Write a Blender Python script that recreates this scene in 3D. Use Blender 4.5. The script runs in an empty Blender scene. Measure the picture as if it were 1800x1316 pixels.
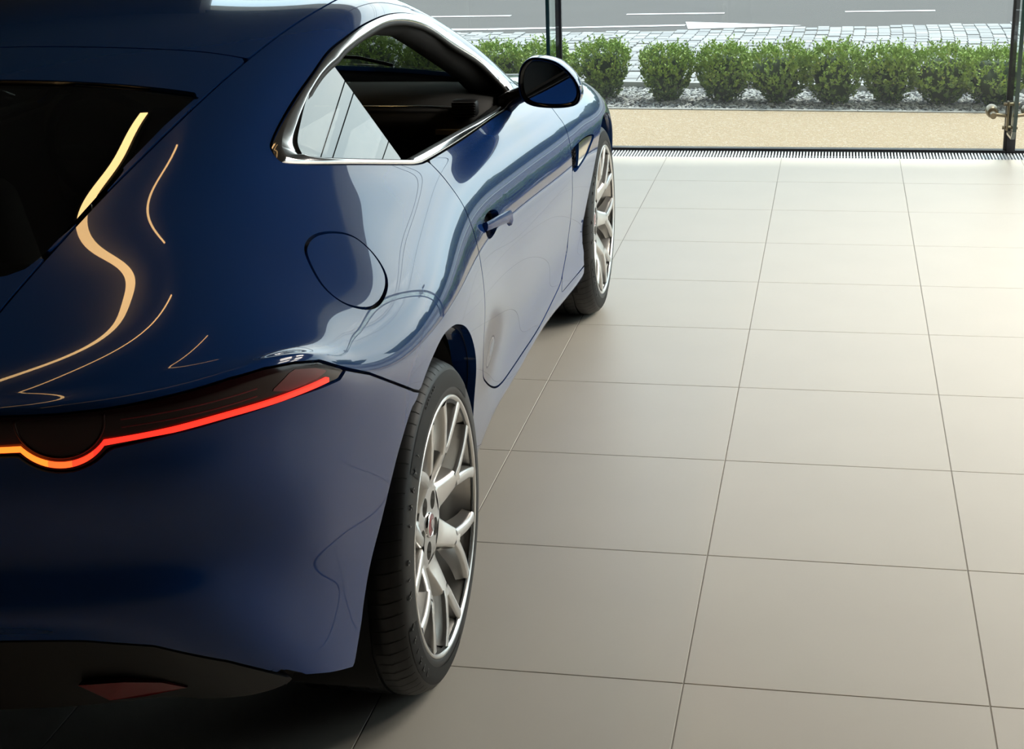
import bpy, bmesh, math, random
import numpy as np
from mathutils import Vector, Matrix

S = bpy.context.scene
C = S.collection
PI = math.pi
random.seed(7)

# ------------------------------------------------------------------ camera
def look_camera():
    f, yaw, pitch, roll = 2739.2, -0.20894, 0.33350, 0.03229
    cy, sy = math.cos(yaw), math.sin(yaw)
    fw = Vector((sy * math.cos(pitch), cy * math.cos(pitch), -math.sin(pitch)))
    r = Vector((cy, -sy, 0)); d = fw.cross(r)
    cr, sr = math.cos(roll), math.sin(roll)
    r2 = cr * r + sr * d; d2 = -sr * r + cr * d
    cd = bpy.data.cameras.new('camera'); cam = bpy.data.objects.new('camera', cd); C.objects.link(cam)
    cd.sensor_fit = 'HORIZONTAL'; cd.sensor_width = 36.0; cd.lens = f / 1800 * 36.0
    cd.clip_start = 0.05; cd.clip_end = 800
    u, b = -d2, -fw
    cam.matrix_world = Matrix(((r2.x, u.x, b.x, 0.8568), (r2.y, u.y, b.y, -2.7939), (r2.z, u.z, b.z, 1.6415), (0, 0, 0, 1)))
    S.camera = cam
look_camera()
S.view_settings.view_transform = 'Standard'
S.view_settings.look = 'None'
S.view_settings.gamma = 1.0
S.view_settings.use_curve_mapping = False
S.view_settings.exposure = 0.6
S.cycles.use_denoising = True
S.cycles.max_bounces = 10
S.cycles.transparent_max_bounces = 16
S.cycles.caustics_reflective = False
S.cycles.caustics_refractive = False
S.cycles.sample_clamp_indirect = 6.0

# ------------------------------------------------------------------ world and sun
def build_world():
    w = bpy.data.worlds.new('sky'); S.world = w; w.use_nodes = True
    nt = w.node_tree; nt.nodes.clear()
    N = nt.nodes.new; L = nt.links.new
    out = N('ShaderNodeOutputWorld'); bg = N('ShaderNodeBackground')
    tc = N('ShaderNodeTexCoord'); mp = N('ShaderNodeMapping'); mp.inputs['Scale'].default_value = (1, 1, 3.0)
    nz = N('ShaderNodeTexNoise'); nz.inputs['Scale'].default_value = 2.2; nz.inputs['Detail'].default_value = 6; nz.inputs['Roughness'].default_value = 0.55
    cr = N('ShaderNodeValToRGB'); cr.color_ramp.elements[0].position = 0.40; cr.color_ramp.elements[1].position = 0.66
    sep = N('ShaderNodeSeparateXYZ')
    gr = N('ShaderNodeValToRGB')
    e = gr.color_ramp.elements
    e[0].position = 0.0; e[0].color = (0.66, 0.78, 0.84, 1)
    e[1].position = 0.7; e[1].color = (0.30, 0.47, 0.66, 1)
    mx = N('ShaderNodeMixRGB'); mx.inputs['Color2'].default_value = (0.93, 0.93, 0.91, 1)
    L(tc.outputs['Generated'], mp.inputs['Vector']); L(mp.outputs['Vector'], nz.inputs['Vector'])
    L(nz.outputs['Fac'], cr.inputs['Fac'])
    L(tc.outputs['Generated'], sep.inputs['Vector']); L(sep.outputs['Z'], gr.inputs['Fac'])
    L(gr.outputs['Color'], mx.inputs['Color1']); L(cr.outputs['Color'], mx.inputs['Fac'])
    L(mx.outputs['Color'], bg.inputs['Color']); bg.inputs['Strength'].default_value = SKY
    L(bg.outputs['Background'], out.inputs['Surface'])
SKY = 2.1
build_world()
sl = bpy.data.lights.new('sun', 'SUN'); sl.energy = 2.6; sl.angle = math.radians(4); sl.color = (1.0, 0.95, 0.86)
so = bpy.data.objects.new('sun', sl); C.objects.link(so)
so.rotation_euler = Vector((-0.10, -0.42, -1.0)).to_track_quat('-Z', 'Y').to_euler()

# ------------------------------------------------------------------ materials
MATS = {}
def mat(name, color, rough=0.5, metal=0.0, coat=0.0, spec=None, ior=None, emit=None, estr=0.0, bump=None, noise=None, trans=0.0):
    if name in MATS: return MATS[name]
    m = bpy.data.materials.new(name); m.use_nodes = True
    nt = m.node_tree; b = nt.nodes['Principled BSDF']
    b.inputs['Base Color'].default_value = (*color, 1); b.inputs['Roughness'].default_value = rough
    b.inputs['Metallic'].default_value = metal; b.inputs['Coat Weight'].default_value = coat
    b.inputs['Coat Roughness'].default_value = 0.0
    if spec is not None: b.inputs['Specular IOR Level'].default_value = spec
    if ior: b.inputs['IOR'].default_value = ior
    if trans: b.inputs['Transmission Weight'].default_value = trans
    if emit: b.inputs['Emission Color'].default_value = (*emit, 1); b.inputs['Emission Strength'].default_value = estr
    tc = nt.nodes.new('ShaderNodeTexCoord')
    if noise:   # (scale, amount, detail): albedo variation
        n = nt.nodes.new('ShaderNodeTexNoise'); n.inputs['Scale'].default_value = noise[0]; n.inputs['Detail'].default_value = noise[2] if len(noise) > 2 else 4
        nt.links.new(tc.outputs['Object'], n.inputs['Vector'])
        mx = nt.nodes.new('ShaderNodeMixRGB'); a = noise[1]
        mx.inputs['Color1'].default_value = (*[max(0, c * (1 - a)) for c in color], 1)
        mx.inputs['Color2'].default_value = (*[min(1, c * (1 + a)) for c in color], 1)
        nt.links.new(n.outputs['Fac'], mx.inputs['Fac']); nt.links.new(mx.outputs['Color'], b.inputs['Base Color'])
    if bump:    # (scale, strength, distance)
        n = nt.nodes.new('ShaderNodeTexNoise'); n.inputs['Scale'].default_value = bump[0]; n.inputs['Detail'].default_value = 3
        nt.links.new(tc.outputs['Object'], n.inputs['Vector'])
        bp = nt.nodes.new('ShaderNodeBump'); bp.inputs['Strength'].default_value = bump[1]; bp.inputs['Distance'].default_value = bump[2]
        nt.links.new(n.outputs['Fac'], bp.inputs['Height']); nt.links.new(bp.outputs['Normal'], b.inputs['Normal'])
    MATS[name] = m
    return m
def glass_mat(name, tint, base=0.04, gain=1.0, haze=0.0):
    """thin pane: clear or tinted, mirror-like at grazing angles"""
    if name in MATS: return MATS[name]
    m = bpy.data.materials.new(name); m.use_nodes = True; nt = m.node_tree; nt.nodes.clear()
    N = nt.nodes.new; L = nt.links.new
    o = N('ShaderNodeOutputMaterial'); t = N('ShaderNodeBsdfTransparent'); g = N('ShaderNodeBsdfGlossy'); mx = N('ShaderNodeMixShader')
    fr = N('ShaderNodeFresnel'); fr.inputs['IOR'].default_value = 1.5
    ml = N('ShaderNodeMath'); ml.operation = 'MULTIPLY'; ml.inputs[1].default_value = gain
    t.inputs['Color'].default_value = (*tint, 1); g.inputs['Roughness'].default_value = 0.0; g.inputs['Color'].default_value = (0.95, 0.97, 0.97, 1)
    L(fr.outputs[0], ml.inputs[0]); L(ml.outputs[0], mx.inputs[0]); L(t.outputs[0], mx.inputs[1]); L(g.outputs[0], mx.inputs[2]); L(mx.outputs[0], o.inputs[0])
    if haze:      # pale veil mixed in, imitating reflections that wash over the pane
        tl = N('ShaderNodeBsdfTranslucent'); tl.inputs['Color'].default_value = (.92, .95, 1, 1); m2 = N('ShaderNodeMixShader'); m2.inputs[0].default_value = haze
        L(mx.outputs[0], m2.inputs[1]); L(tl.outputs[0], m2.inputs[2]); L(m2.outputs[0], o.inputs[0])
    MATS[name] = m
    return m

# ------------------------------------------------------------------ object helpers
def mesh_obj(name, verts, faces, m, parent=None, smooth=False, normals=None):
    me = bpy.data.meshes.new(name); me.from_pydata([tuple(map(float, v)) for v in verts], [], [tuple(map(int, f)) for f in faces]); me.update()
    if m is not None:
        for q in (m if isinstance(m, (list, tuple)) else [m]): me.materials.append(q)
    if smooth or normals is not None:
        me.polygons.foreach_set('use_smooth', [True] * len(me.polygons))
    if normals is not None:
        me.normals_split_custom_set_from_vertices([tuple(map(float, n)) for n in normals])
    o = bpy.data.objects.new(name, me); C.objects.link(o)
    if parent is not None: o.parent = parent
    return o
def bm_obj(name, bm, m, parent=None, smooth=False, angle=None):
    me = bpy.data.meshes.new(name); bm.normal_update(); bm.to_mesh(me); bm.free()
    for q in (m if isinstance(m, (list, tuple)) else [m]): me.materials.append(q)
    if smooth or angle:
        me.polygons.foreach_set('use_smooth', [True] * len(me.polygons))
    if angle: me.set_sharp_from_angle(angle=math.radians(angle))
    o = bpy.data.objects.new(name, me); C.objects.link(o)
    if parent is not None: o.parent = parent
    return o
def empty(name, loc=(0, 0, 0), rz=0, parent=None):
    o = bpy.data.objects.new(name, None); C.objects.link(o); o.location = loc; o.rotation_euler = (0, 0, rz)
    o.empty_display_size = 0.1
    if parent is not None: o.parent = parent
    return o
def tag(o, label=None, cat=None, group=None, kind=None):
    if label: o['label'] = label
    if cat: o['category'] = cat
    if group: o['group'] = group
    if kind: o['kind'] = kind
    return o
def add_box(bm, lo, hi, bevel=0, seg=2):
    r = bmesh.ops.create_cube(bm, size=1.0)
    vs = r['verts']
    for v in vs:
        v.co = Vector([lo[i] + (v.co[i] + 0.5) * (hi[i] - lo[i]) for i in range(3)])
    if bevel:
        es = list({e for v in vs for e in v.link_edges})
        bmesh.ops.bevel(bm, geom=es, offset=bevel, segments=seg, affect='EDGES', profile=0.5)
def box(name, lo, hi, m, parent=None, bevel=0, seg=2):
    bm = bmesh.new(); add_box(bm, lo, hi, bevel, seg)
    return bm_obj(name, bm, m, parent, angle=30 if bevel else None)
def add_tube(bm, pts, rad, n=10, cap=True, closed=False):
    """tube along points, rad scalar or list"""
    pts = [Vector(p) for p in pts]; rings = []
    up = None
    for i, p in enumerate(pts):
        a = pts[i - 1] if (i > 0 or closed) else pts[i]; b = pts[(i + 1) % len(pts)] if (i < len(pts) - 1 or closed) else pts[i]
        t = (b - a).normalized()
        if up is None:
            up = Vector((0, 0, 1)) if abs(t.z) < 0.9 else Vector((1, 0, 0))
        x = up.cross(t).normalized(); y = t.cross(x).normalized(); up = y
        r = rad[i] if isinstance(rad, (list, tuple)) else rad
        rings.append([bm.verts.new(p + x * (r * math.cos(2 * PI * k / n)) + y * (r * math.sin(2 * PI * k / n))) for k in range(n)])
    m = len(rings)
    for i in range(m if closed else m - 1):
        A, B = rings[i], rings[(i + 1) % m]
        for k in range(n): bm.faces.new((A[k], A[(k + 1) % n], B[(k + 1) % n], B[k]))
    if cap and not closed:
        bm.faces.new(rings[0][::-1]); bm.faces.new(rings[-1])
def tube(name, pts, rad, m, parent=None, n=10, closed=False):
    bm = bmesh.new(); add_tube(bm, pts, rad, n, True, closed)
    return bm_obj(name, bm, m, parent, angle=50)
# ------------------------------------------------------------------ showroom shell
RX0, RX1, RY0, YF, HC = -4.2, 7.5, -7.0, 5.60, 3.12
tile_mat = mat('porcelain_tile', (.725, .672, .585), rough=.42, spec=.5, noise=(3.0, .05, 5), bump=(60, .04, .002))
grout_mat = mat('grout', (.40, .365, .32), rough=.8)
dark_frame = mat('dark_frame', (.012, .012, .016), rough=.35)
def build_floor():
    fl = box('floor', (RX0, RY0, -.12), (RX1, 5.39, -.0016), grout_mat); tag(fl, 'beige square porcelain floor tiles with thin grout lines', None, None, 'structure')
    bm = bmesh.new(); add_box(bm, (-.2987, -.2987, -.012), (.2987, .2987, 0), .0008, 1)
    me = bpy.data.meshes.new('floor_tile'); bm.to_mesh(me); bm.free(); me.materials.append(tile_mat)
    rest = bmesh.new()
    for i in range(-12, 13):
        for j in range(-12, 9):
            x, y = .3 + .6 * i, .3 + .6 * j
            if x - .3 < RX0 or x + .3 > RX1 or y - .3 < RY0: continue
            dy = .0 if j < 8 else 0
            if -4 <= i <= 3 and -4 <= j <= 7:
                o = bpy.data.objects.new('floor_tile', me); C.objects.link(o); o.location = (x, y, 0); o.parent = fl
            elif j < 8: add_box(rest, (x - .2987, y - .2987, -.012), (x + .2987, y + .2987, 0))
            else: add_box(rest, (x - .2987, y - .2987, -.012), (x + .2987, 5.388, 0))
    o = bm_obj('floor_tiles_beyond', rest, tile_mat, fl); o['kind'] = 'stuff'
    return fl
build_floor()
def build_shell():
    tag(box('canopy', (RX0 - .5, YF + .05, HC - .02), (RX1 + 1.0, 6.55, HC + .2), mat('canopy_soffit', (.45, .44, .42), rough=.8)), 'flat canopy over the glass wall', None, None, 'structure')
    wall = mat('dark_wall', (.055, .050, .046), rough=.7); ceil = mat('dark_ceiling', (.030, .028, .027), rough=.8)
    tag(box('ceiling', (RX0, RY0, HC), (RX1, YF + .05, HC + .2), ceil), 'dark showroom ceiling', None, None, 'structure')
    tag(box('wall_back', (RX0, RY0 - .2, 0), (RX1, RY0, HC), wall), 'dark wall behind the viewer', None, None, 'structure')
    tag(box('wall_front', (RX0, YF - .15, 0), (GX0, YF + .05, HC), wall), 'dark wall left of the glass', None, None, 'structure')
    tag(box('wall_left', (RX0 - .2, RY0, 0), (RX0, YF, HC), wall), 'dark wall on the far side of the car', None, None, 'structure')
    tag(box('wall_right', (RX1, RY0, 0), (RX1 + .2, WALL_R, HC), wall), 'dark wall to the right behind the viewer', None, None, 'structure')
WALL_R = 1.6; GX0 = -2.52
build_shell()
# glass facade ----------------------------------------------------
pane_mat = glass_mat('facade_glass', (.93, .97, .96), gain=.35, haze=.009)
edge_mat = mat('glass_edge', (.010, .035, .032), rough=.15, coat=.5)
fit_mat = mat('bronze_steel', (.23, .19, .13), rough=.35, metal=.9)
FINS = [ -.605, 1.745, 4.10, 6.45]
def build_facade():
    w = empty('window_1', (0, YF, 0)); tag(w, 'frameless glass wall held by upright glass fins', None, None, 'structure')
    def at(name, lo, hi, m, bev=0): return box(name, (lo[0], lo[1] - YF, lo[2]), (hi[0], hi[1] - YF, hi[2]), m, w, bev)
    at('sill_frame', (GX0, YF - .025, -.02), (RX1, YF + .025, .012), dark_frame)
    at('head_frame', (RX0, YF - .04, HC - .12), (RX1, YF + .04, HC), dark_frame)
    edges = [GX0] + FINS + [RX1]
    for a, b in zip(edges, edges[1:]):
        at('pane', (a + .012, YF - .004, .012), (b - .012, YF + .004, HC - .12), pane_mat)
    for x in FINS:
        at('joint', (x - .016, YF - .012, .012), (x + .016, YF + .012, HC - .12), dark_frame)
        at('joint_foot', (x - .002, YF - .03, 0), (x + .042, YF + .0, .14), dark_frame, .003)
        # fin: a sheet at right angles to the facade with a clipped lower corner
        bm = bmesh.new()
        prof = [(-.015, .10), (-.27, .115), (-.315, .16), (-.333, .24), (-.335, 2.93), (-.015, 2.93)]
        L_ = [bm.verts.new((x - .009, y, z)) for y, z in prof]; R_ = [bm.verts.new((x + .009, y, z)) for y, z in prof]
        bm.faces.new(L_); bm.faces.new(R_[::-1])
        bmesh.ops.recalc_face_normals(bm, faces=bm.faces)
        fin = bm_obj('glass_fin', bm, glass_mat('fin_glass', (.93, .98, .955), gain=.10), w)
        bm = bmesh.new()
        for i in range(len(prof) - 1):
            (y0, z0), (y1, z1) = prof[i], prof[i + 1]
            q = [bm.verts.new(c) for c in ((x - .0095, y0, z0), (x + .0095, y0, z0), (x + .0095, y1, z1), (x - .0095, y1, z1))]
            bm.faces.new(q)
            d = Vector((0, y1 - y0, z1 - z0)).normalized(); n_ = Vector((0, -d.z, d.y)) * .012
            for sx in (-.0097, .0097):
                bm.faces.new([bm.verts.new(c) for c in ((x + sx, y0, z0), (x + sx, y1, z1), (x + sx, y1 - n_.y * (1 if i else 1), z1 - n_.z), (x + sx, y0 - n_.y, z0 - n_.z))])
        bm_obj('fin_edge', bm, edge_mat, fin)
        for zf in (.205, 1.6, 2.8):
            f = empty('fitting', (x, 0, zf), parent=w)
            box('clamp_plate', (-.020, -.125, -.075), (-.010, -.080, .075), fit_mat, f, .002)
            box('clamp_plate', (.010, -.125, -.075), (.020, -.080, .075), fit_mat, f, .002)
            for z in (-.060, .060): tube('bolt', [(-.038, -.103, z), (.038, -.103, z)], .009, fit_mat, f, 12)
            for sg in (-1, 1):
                tube('arm', [(sg * .015, -.103, 0), (sg * .050, -.103, .003), (sg * .088, -.100, .008)], [.010, .0085, .009], fit_mat, f, 12)
                tube('arm_knob', [(sg * .088, -.135, .004), (sg * .088, -.085, .010)], .016, fit_mat, f, 16)
                tube('disc', [(sg * .088, -.085, .014), (sg * .088, -.070, .014), (sg * .088, -.006, .014)], [.024, .031, .031], fit_mat, f, 24)
    return w
build_facade()
# right-hand glazing, beyond the frame: same glass, seen only mirrored in the car
def build_right_glazing():
    w = empty('window_2', (RX1 + .05, 0, 0)); tag(w, 'side glass wall to the right of the viewer', None, None, 'structure')
    ys = list(np.linspace(WALL_R, YF, 4))
    for a, b in zip(ys, ys[1:]):
        box('pane', (-.004, a + .02, .03), (.004, b - .02, HC - .12), pane_mat, w)
        box('mullion', (-.03, b - .025, 0), (.03, b + .025, HC), dark_frame, w)
    box('sill_frame', (-.03, WALL_R, -.02), (.03, YF, .03), dark_frame, w); box('head_frame', (-.04, WALL_R, HC - .12), (.04, YF, HC), dark_frame, w)
build_right_glazing()
# drain grate -----------------------------------------------------
def build_grate():
    g = empty('floor_grate', (0, 5.48, 0)); tag(g, 'long slotted metal drain grate along the glass wall', 'grate')
    box('grate_channel', (RX0, -.088, -.10), (RX1, .095, -.030), mat('channel_dark', (.010, .012, .018), rough=.8), g)
    gm = mat('grate_metal', (.78, .79, .80), rough=.4, metal=.3)
    bm = bmesh.new()
    for k in range(int((RX1 - RX0) / .0162)):
        x = RX0 + k * .0162
        add_box(bm, (x, -.087, -.022), (x + .0078, .078, 0))
    o = bm_obj('grate_bars', bm, gm, g); o['kind'] = 'stuff'
    for y0, y1 in ((-.0905, -.087), (.078, .092)): box('grate_edge', (RX0, y0, -.03), (RX1, y1, 0), gm if y0 < 0 else dark_frame, g)
    box('grate_tie', (RX0, -.006, -.020), (RX1, .004, -.008), mat('grate_tie_metal', (.35, .38, .42), rough=.5, metal=.3), g)
build_grate()
# ------------------------------------------------------------------ outside
def ground_strip(name, near, far, z, m, label, kind='structure'):
    """strip between two edge polylines [(x, y)], a slab with thickness"""
    n = len(near); V = [(x, y, z) for x, y in near] + [(x, y, z) for x, y in far] + [(x, y, z - .15) for x, y in near] + [(x, y, z - .15) for x, y in far]
    Fc = []
    for i in range(n - 1):
        Fc += [(i, i + 1, n + i + 1, n + i), (2 * n + i + 1, 2 * n + i, 3 * n + i, 3 * n + i + 1), (i + 1, i, 2 * n + i, 2 * n + i + 1), (n + i, n + i + 1, 3 * n + i + 1, 3 * n + i)]
    o = mesh_obj(name, V, Fc, m); tag(o, label, None, None, kind); return o
def speckle(name, cols, scale, rough=.9, bump=.6):
    m = bpy.data.materials.new(name); m.use_nodes = True; nt = m.node_tree; b = nt.nodes['Principled BSDF']; b.inputs['Roughness'].default_value = rough
    tc = nt.nodes.new('ShaderNodeTexCoord'); v = nt.nodes.new('ShaderNodeTexVoronoi'); v.inputs['Scale'].default_value = scale
    cr = nt.nodes.new('ShaderNodeValToRGB'); cr.color_ramp.interpolation = 'CONSTANT'
    el = cr.color_ramp.elements
    for i, c in enumerate(cols):
        e = el[i] if i < 2 else el.new(0)
        e.position = i / len(cols); e.color = (*c, 1)
    sp = nt.nodes.new('ShaderNodeSeparateColor'); bp = nt.nodes.new('ShaderNodeBump'); bp.inputs['Strength'].default_value = bump; bp.inputs['Distance'].default_value = .01; bp.invert = True
    L = nt.links.new
    L(tc.outputs['Object'], v.inputs['Vector']); L(v.outputs['Color'], sp.inputs[0]); L(sp.outputs[0], cr.inputs['Fac']); L(cr.outputs['Color'], b.inputs['Base Color'])
    L(v.outputs['Distance'], bp.inputs['Height']); L(bp.outputs['Normal'], b.inputs['Normal'])
    return m
XS = np.linspace(-16, 22, 20)
y_tan = lambda x: 6.845 - .049 * x          # far edge of the gravel walk
y_kerb = lambda x: 7.735 - .10 * x if x > -2 else 7.935
def y_road(x): return float(np.interp(x, [-16, -2.3, -.9, 1.0, 2.3, 8, 22], [11.1, 10.85, 10.88, 11.16, 11.25, 11.5, 11.5]))
gravel = speckle('tan_gravel', [(.50, .38, .25), (.62, .52, .39), (.74, .67, .57), (.42, .31, .20), (.57, .45, .31), (.33, .27, .20), (.60, .50, .38), (.68, .58, .45)], 105, bump=.9)
ground_strip('gravel_path', [(x, 5.60) for x in XS], [(x, y_tan(x)) for x in XS], 0.0, gravel, 'tan resin-bound gravel path outside the glass')
ground_strip('planting_bed', [(x, y_tan(x)) for x in XS], [(x, y_kerb(x)) for x in XS], -.02, speckle('bed_soil', [(0.184, 0.175, 0.166), (0.258, 0.248, 0.239), (0.110, 0.110, 0.110)], 60), 'bed of pale stones under the shrubs')
ground_strip('road', [(x, y_road(x)) for x in XS], [(x, 19.0) for x in XS], -.01, mat('asphalt', (.070, .064, .059), rough=.85, noise=(1.2, .10, 8), bump=(150, .3, .004)), 'grey asphalt road')
ground_strip('far_pavement', [(x, 19.0) for x in XS], [(x, 21.5) for x in XS], .05, mat('far_pavement', (0.304, 0.294, 0.284), rough=.9, noise=(2, .1)), 'pale pavement across the road')
ground_strip('verge', [(x * 2, 21.5) for x in XS], [(x * 2, 24.5) for x in XS], .02, mat('verge_grass', (.06, .09, .035), rough=.9, noise=(3, .3)), 'grass verge across the road')
ground_strip('far_lot', [(x * 3, 24.5) for x in XS], [(x * 3, 46.0) for x in XS], .01, mat('far_asphalt', (0.140, 0.145, 0.153), rough=.9, noise=(1, .15)), 'grey lot beyond the road')
ground_strip('far_field', [(x * 6, 46.0) for x in XS], [(x * 6, 90.0) for x in XS], .0, mat('far_grass', (.07, .085, .045), rough=.9, noise=(1, .3)), 'distant grass beyond the road')
ground_strip('side_ground', [(7.6, -20), (60, -20)], [(7.6, 5.6), (60, 5.6)], -.01, mat('side_paving', (.42, .40, .37), rough=.9, noise=(1, .1)), 'paved ground beside the showroom')
kerb_mat = mat('kerb_concrete', (0.397, 0.392, 0.376), rough=.9, noise=(30, .1))
def edging(name, yf, w, z, label):
    k = empty(name); tag(k, label, None, None, 'structure')
    x = -4.0; i = 0
    while x < 7:
        x1 = x + 1.0
        V = [(x + .003, yf(x) - w / 2), (x1 - .003, yf(x1) - w / 2), (x1 - .003, yf(x1) + w / 2), (x + .003, yf(x) + w / 2)]
        mesh_obj('kerb_stone', [(a, b, z) for a, b in V] + [(a, b, z - .15) for a, b in V], [(0, 1, 2, 3), (4, 7, 6, 5), (0, 4, 5, 1), (1, 5, 6, 2), (2, 6, 7, 3), (3, 7, 4, 0)], kerb_mat, k)
        x = x1
edging('trim_1', lambda x: y_tan(x) + .02, .035, .006, 'thin concrete edging beside the gravel path')
edging('trim_2', y_kerb, .06, .035, 'low pale kerb between shrubs and cobbles')
def road_paint():
    pm = mat('road_paint', (0.712, 0.712, 0.701), rough=.7)
    k = empty('road_marking', (0, 0, 0)); k['kind'] = 'structure'; k['label'] = 'white painted road lines'
    def quad(pts): mesh_obj('painted_line', [(a, b, -.006) for a, b in pts] + [(a, b, -.012) for a, b in pts], [(i for i in range(len(pts)))] and [tuple(range(len(pts)))], pm, k)
    quad([(-2.20, 11.05), (-1.49, 11.15), (-.46, 11.26), (-.46, 11.36), (-1.49, 11.24), (-2.22, 11.17)])
    quad([(-.41, 11.03), (.51, 11.20), (.56, 11.235), (-.09, 11.45), (-.48, 11.56)])
    quad([(-9, 10.95), (-2.21, 11.05), (-2.22, 11.17), (-9, 11.05)])
    for a, b in ((-6.2, -4.6), (-3.9, -2.215), (-1.10, -.18), (.93, 1.74), (2.9, 3.8), (5.0, 6.2)):
        quad([(a, 12.20 + .03 * a), (b, 12.20 + .03 * b), (b, 12.29 + .03 * b), (a, 12.29 + .03 * a)])
    for a in np.arange(-14, 20, 4.0): quad([(a, 15.6), (a + 2, 15.6), (a + 2, 15.75), (a, 15.75)])
road_paint()
def pebbles():
    rnd = random.Random(3); V = []; Fc = []; mi = []
    oct_f = [(0, 2, 4), (2, 1, 4), (1, 3, 4), (3, 0, 4), (2, 0, 5), (1, 2, 5), (3, 1, 5), (0, 3, 5)]
    for k in range(15000):
        x = rnd.uniform(-3.2, 3.0); y = rnd.uniform(y_tan(x) + .045, y_kerb(x) - .03)
        a = rnd.uniform(0, PI); r = rnd.uniform(.009, .020); c, s = math.cos(a), math.sin(a); e = rnd.uniform(.55, 1); h = rnd.uniform(.35, .7)
        z = -.014 + rnd.uniform(0, .016); b = len(V); tx, ty = rnd.uniform(-.4, .4), rnd.uniform(-.4, .4)
        for px, py, pz in ((-1, 0, 0), (1, 0, 0), (0, -1, 0), (0, 1, 0), (.1, .1, 1), (0, 0, -1)):
            px += rnd.uniform(-.2, .2); py += rnd.uniform(-.2, .2)
            X, Y = px * r, py * r * e
            V.append((x + X * c - Y * s, y + X * s + Y * c, z + pz * r * h + X * tx + Y * ty))
        i = rnd.choices((0, 1, 2), (6, 3, 1))[0]
        for f in oct_f: Fc.append(tuple(b + q for q in f)); mi.append(i)
    ms = [mat('pebble_white', (.50, .49, .47), rough=.8), mat('pebble_grey', (.28, .28, .28), rough=.8), mat('pebble_dark', (.13, .13, .14), rough=.8)]
    o = mesh_obj('pebbles', V, Fc, ms); o.data.polygons.foreach_set('material_index', mi)
    tag(o, 'white and grey pebbles spread under the shrubs', 'pebbles', None, 'stuff')
pebbles()
def cobbles():
    root = ground_strip('cobble_paving', [(x, y_kerb(x)) for x in XS], [(x, y_road(x)) for x in XS], -.012, mat('cobble_joint', (.21, .195, .175), rough=.95), 'pale grey cobbled parking strip by the road')
    rnd = random.Random(5)
    ms = [mat('cobble_%d' % i, c, rough=.75, noise=(40, .12)) for i, c in enumerate(((.300, .298, .292), (.275, .275, .272), (.325, .322, .315), (.250, .250, .250)))]
    rest = bmesh.new(); n = 0; mi = []
    protos = []
    for i in range(4):
        for v in range(3):
            bm = bmesh.new(); add_box(bm, (-.046, -.055 - .015 * v, -.03), (.046, .055 + .015 * v, 0), .006, 1)
            me = bpy.data.meshes.new('cobble'); bm.to_mesh(me); bm.free(); me.materials.append(ms[i]); protos.append((me, .11 + .03 * v))
    cells = []
    x = -6.5
    while x < 8:
        y = 7.0 + rnd.uniform(0, .1)
        while y < 11.6:
            v = rnd.choice((0, 1, 1, 2)); L_ = .11 + .03 * v; yc = y + L_ / 2
            xs_ = x + .05 * math.sin(y * 1.3)
            if y_kerb(xs_) + .07 < yc < y_road(xs_) - .05: cells.append((xs_, yc, v, rnd.randrange(4), rnd.uniform(-.004, .005), rnd.uniform(-.02, .02)))
            y += L_ + .014
        x += .100
    vis = sorted([c for c in cells if -1.6 < c[0] < 1.9 and c[1] > 8.75 - .1 * c[0]], key=lambda c: c[1])[:300]
    vset = set(map(id, vis))
    for c in cells:
        x, y, v, i, dz, rz = c
        if id(c) in vset:
            o = bpy.data.objects.new('cobble', protos[i * 3 + v][0]); C.objects.link(o); o.parent = root; o.location = (x, y, dz); o.rotation_euler = (rnd.uniform(-.02, .02), rnd.uniform(-.02, .02), rz)
        else:
            k0 = len(rest.faces); h = .055 + .015 * v
            add_box(rest, (x - .046, y - h, -.03), (x + .046, y + h, dz)); mi += [i] * 6
    o = bm_obj('cobbles_beyond', rest, ms, root); o.data.polygons.foreach_set('material_index', mi); o['kind'] = 'stuff'
cobbles()
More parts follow.
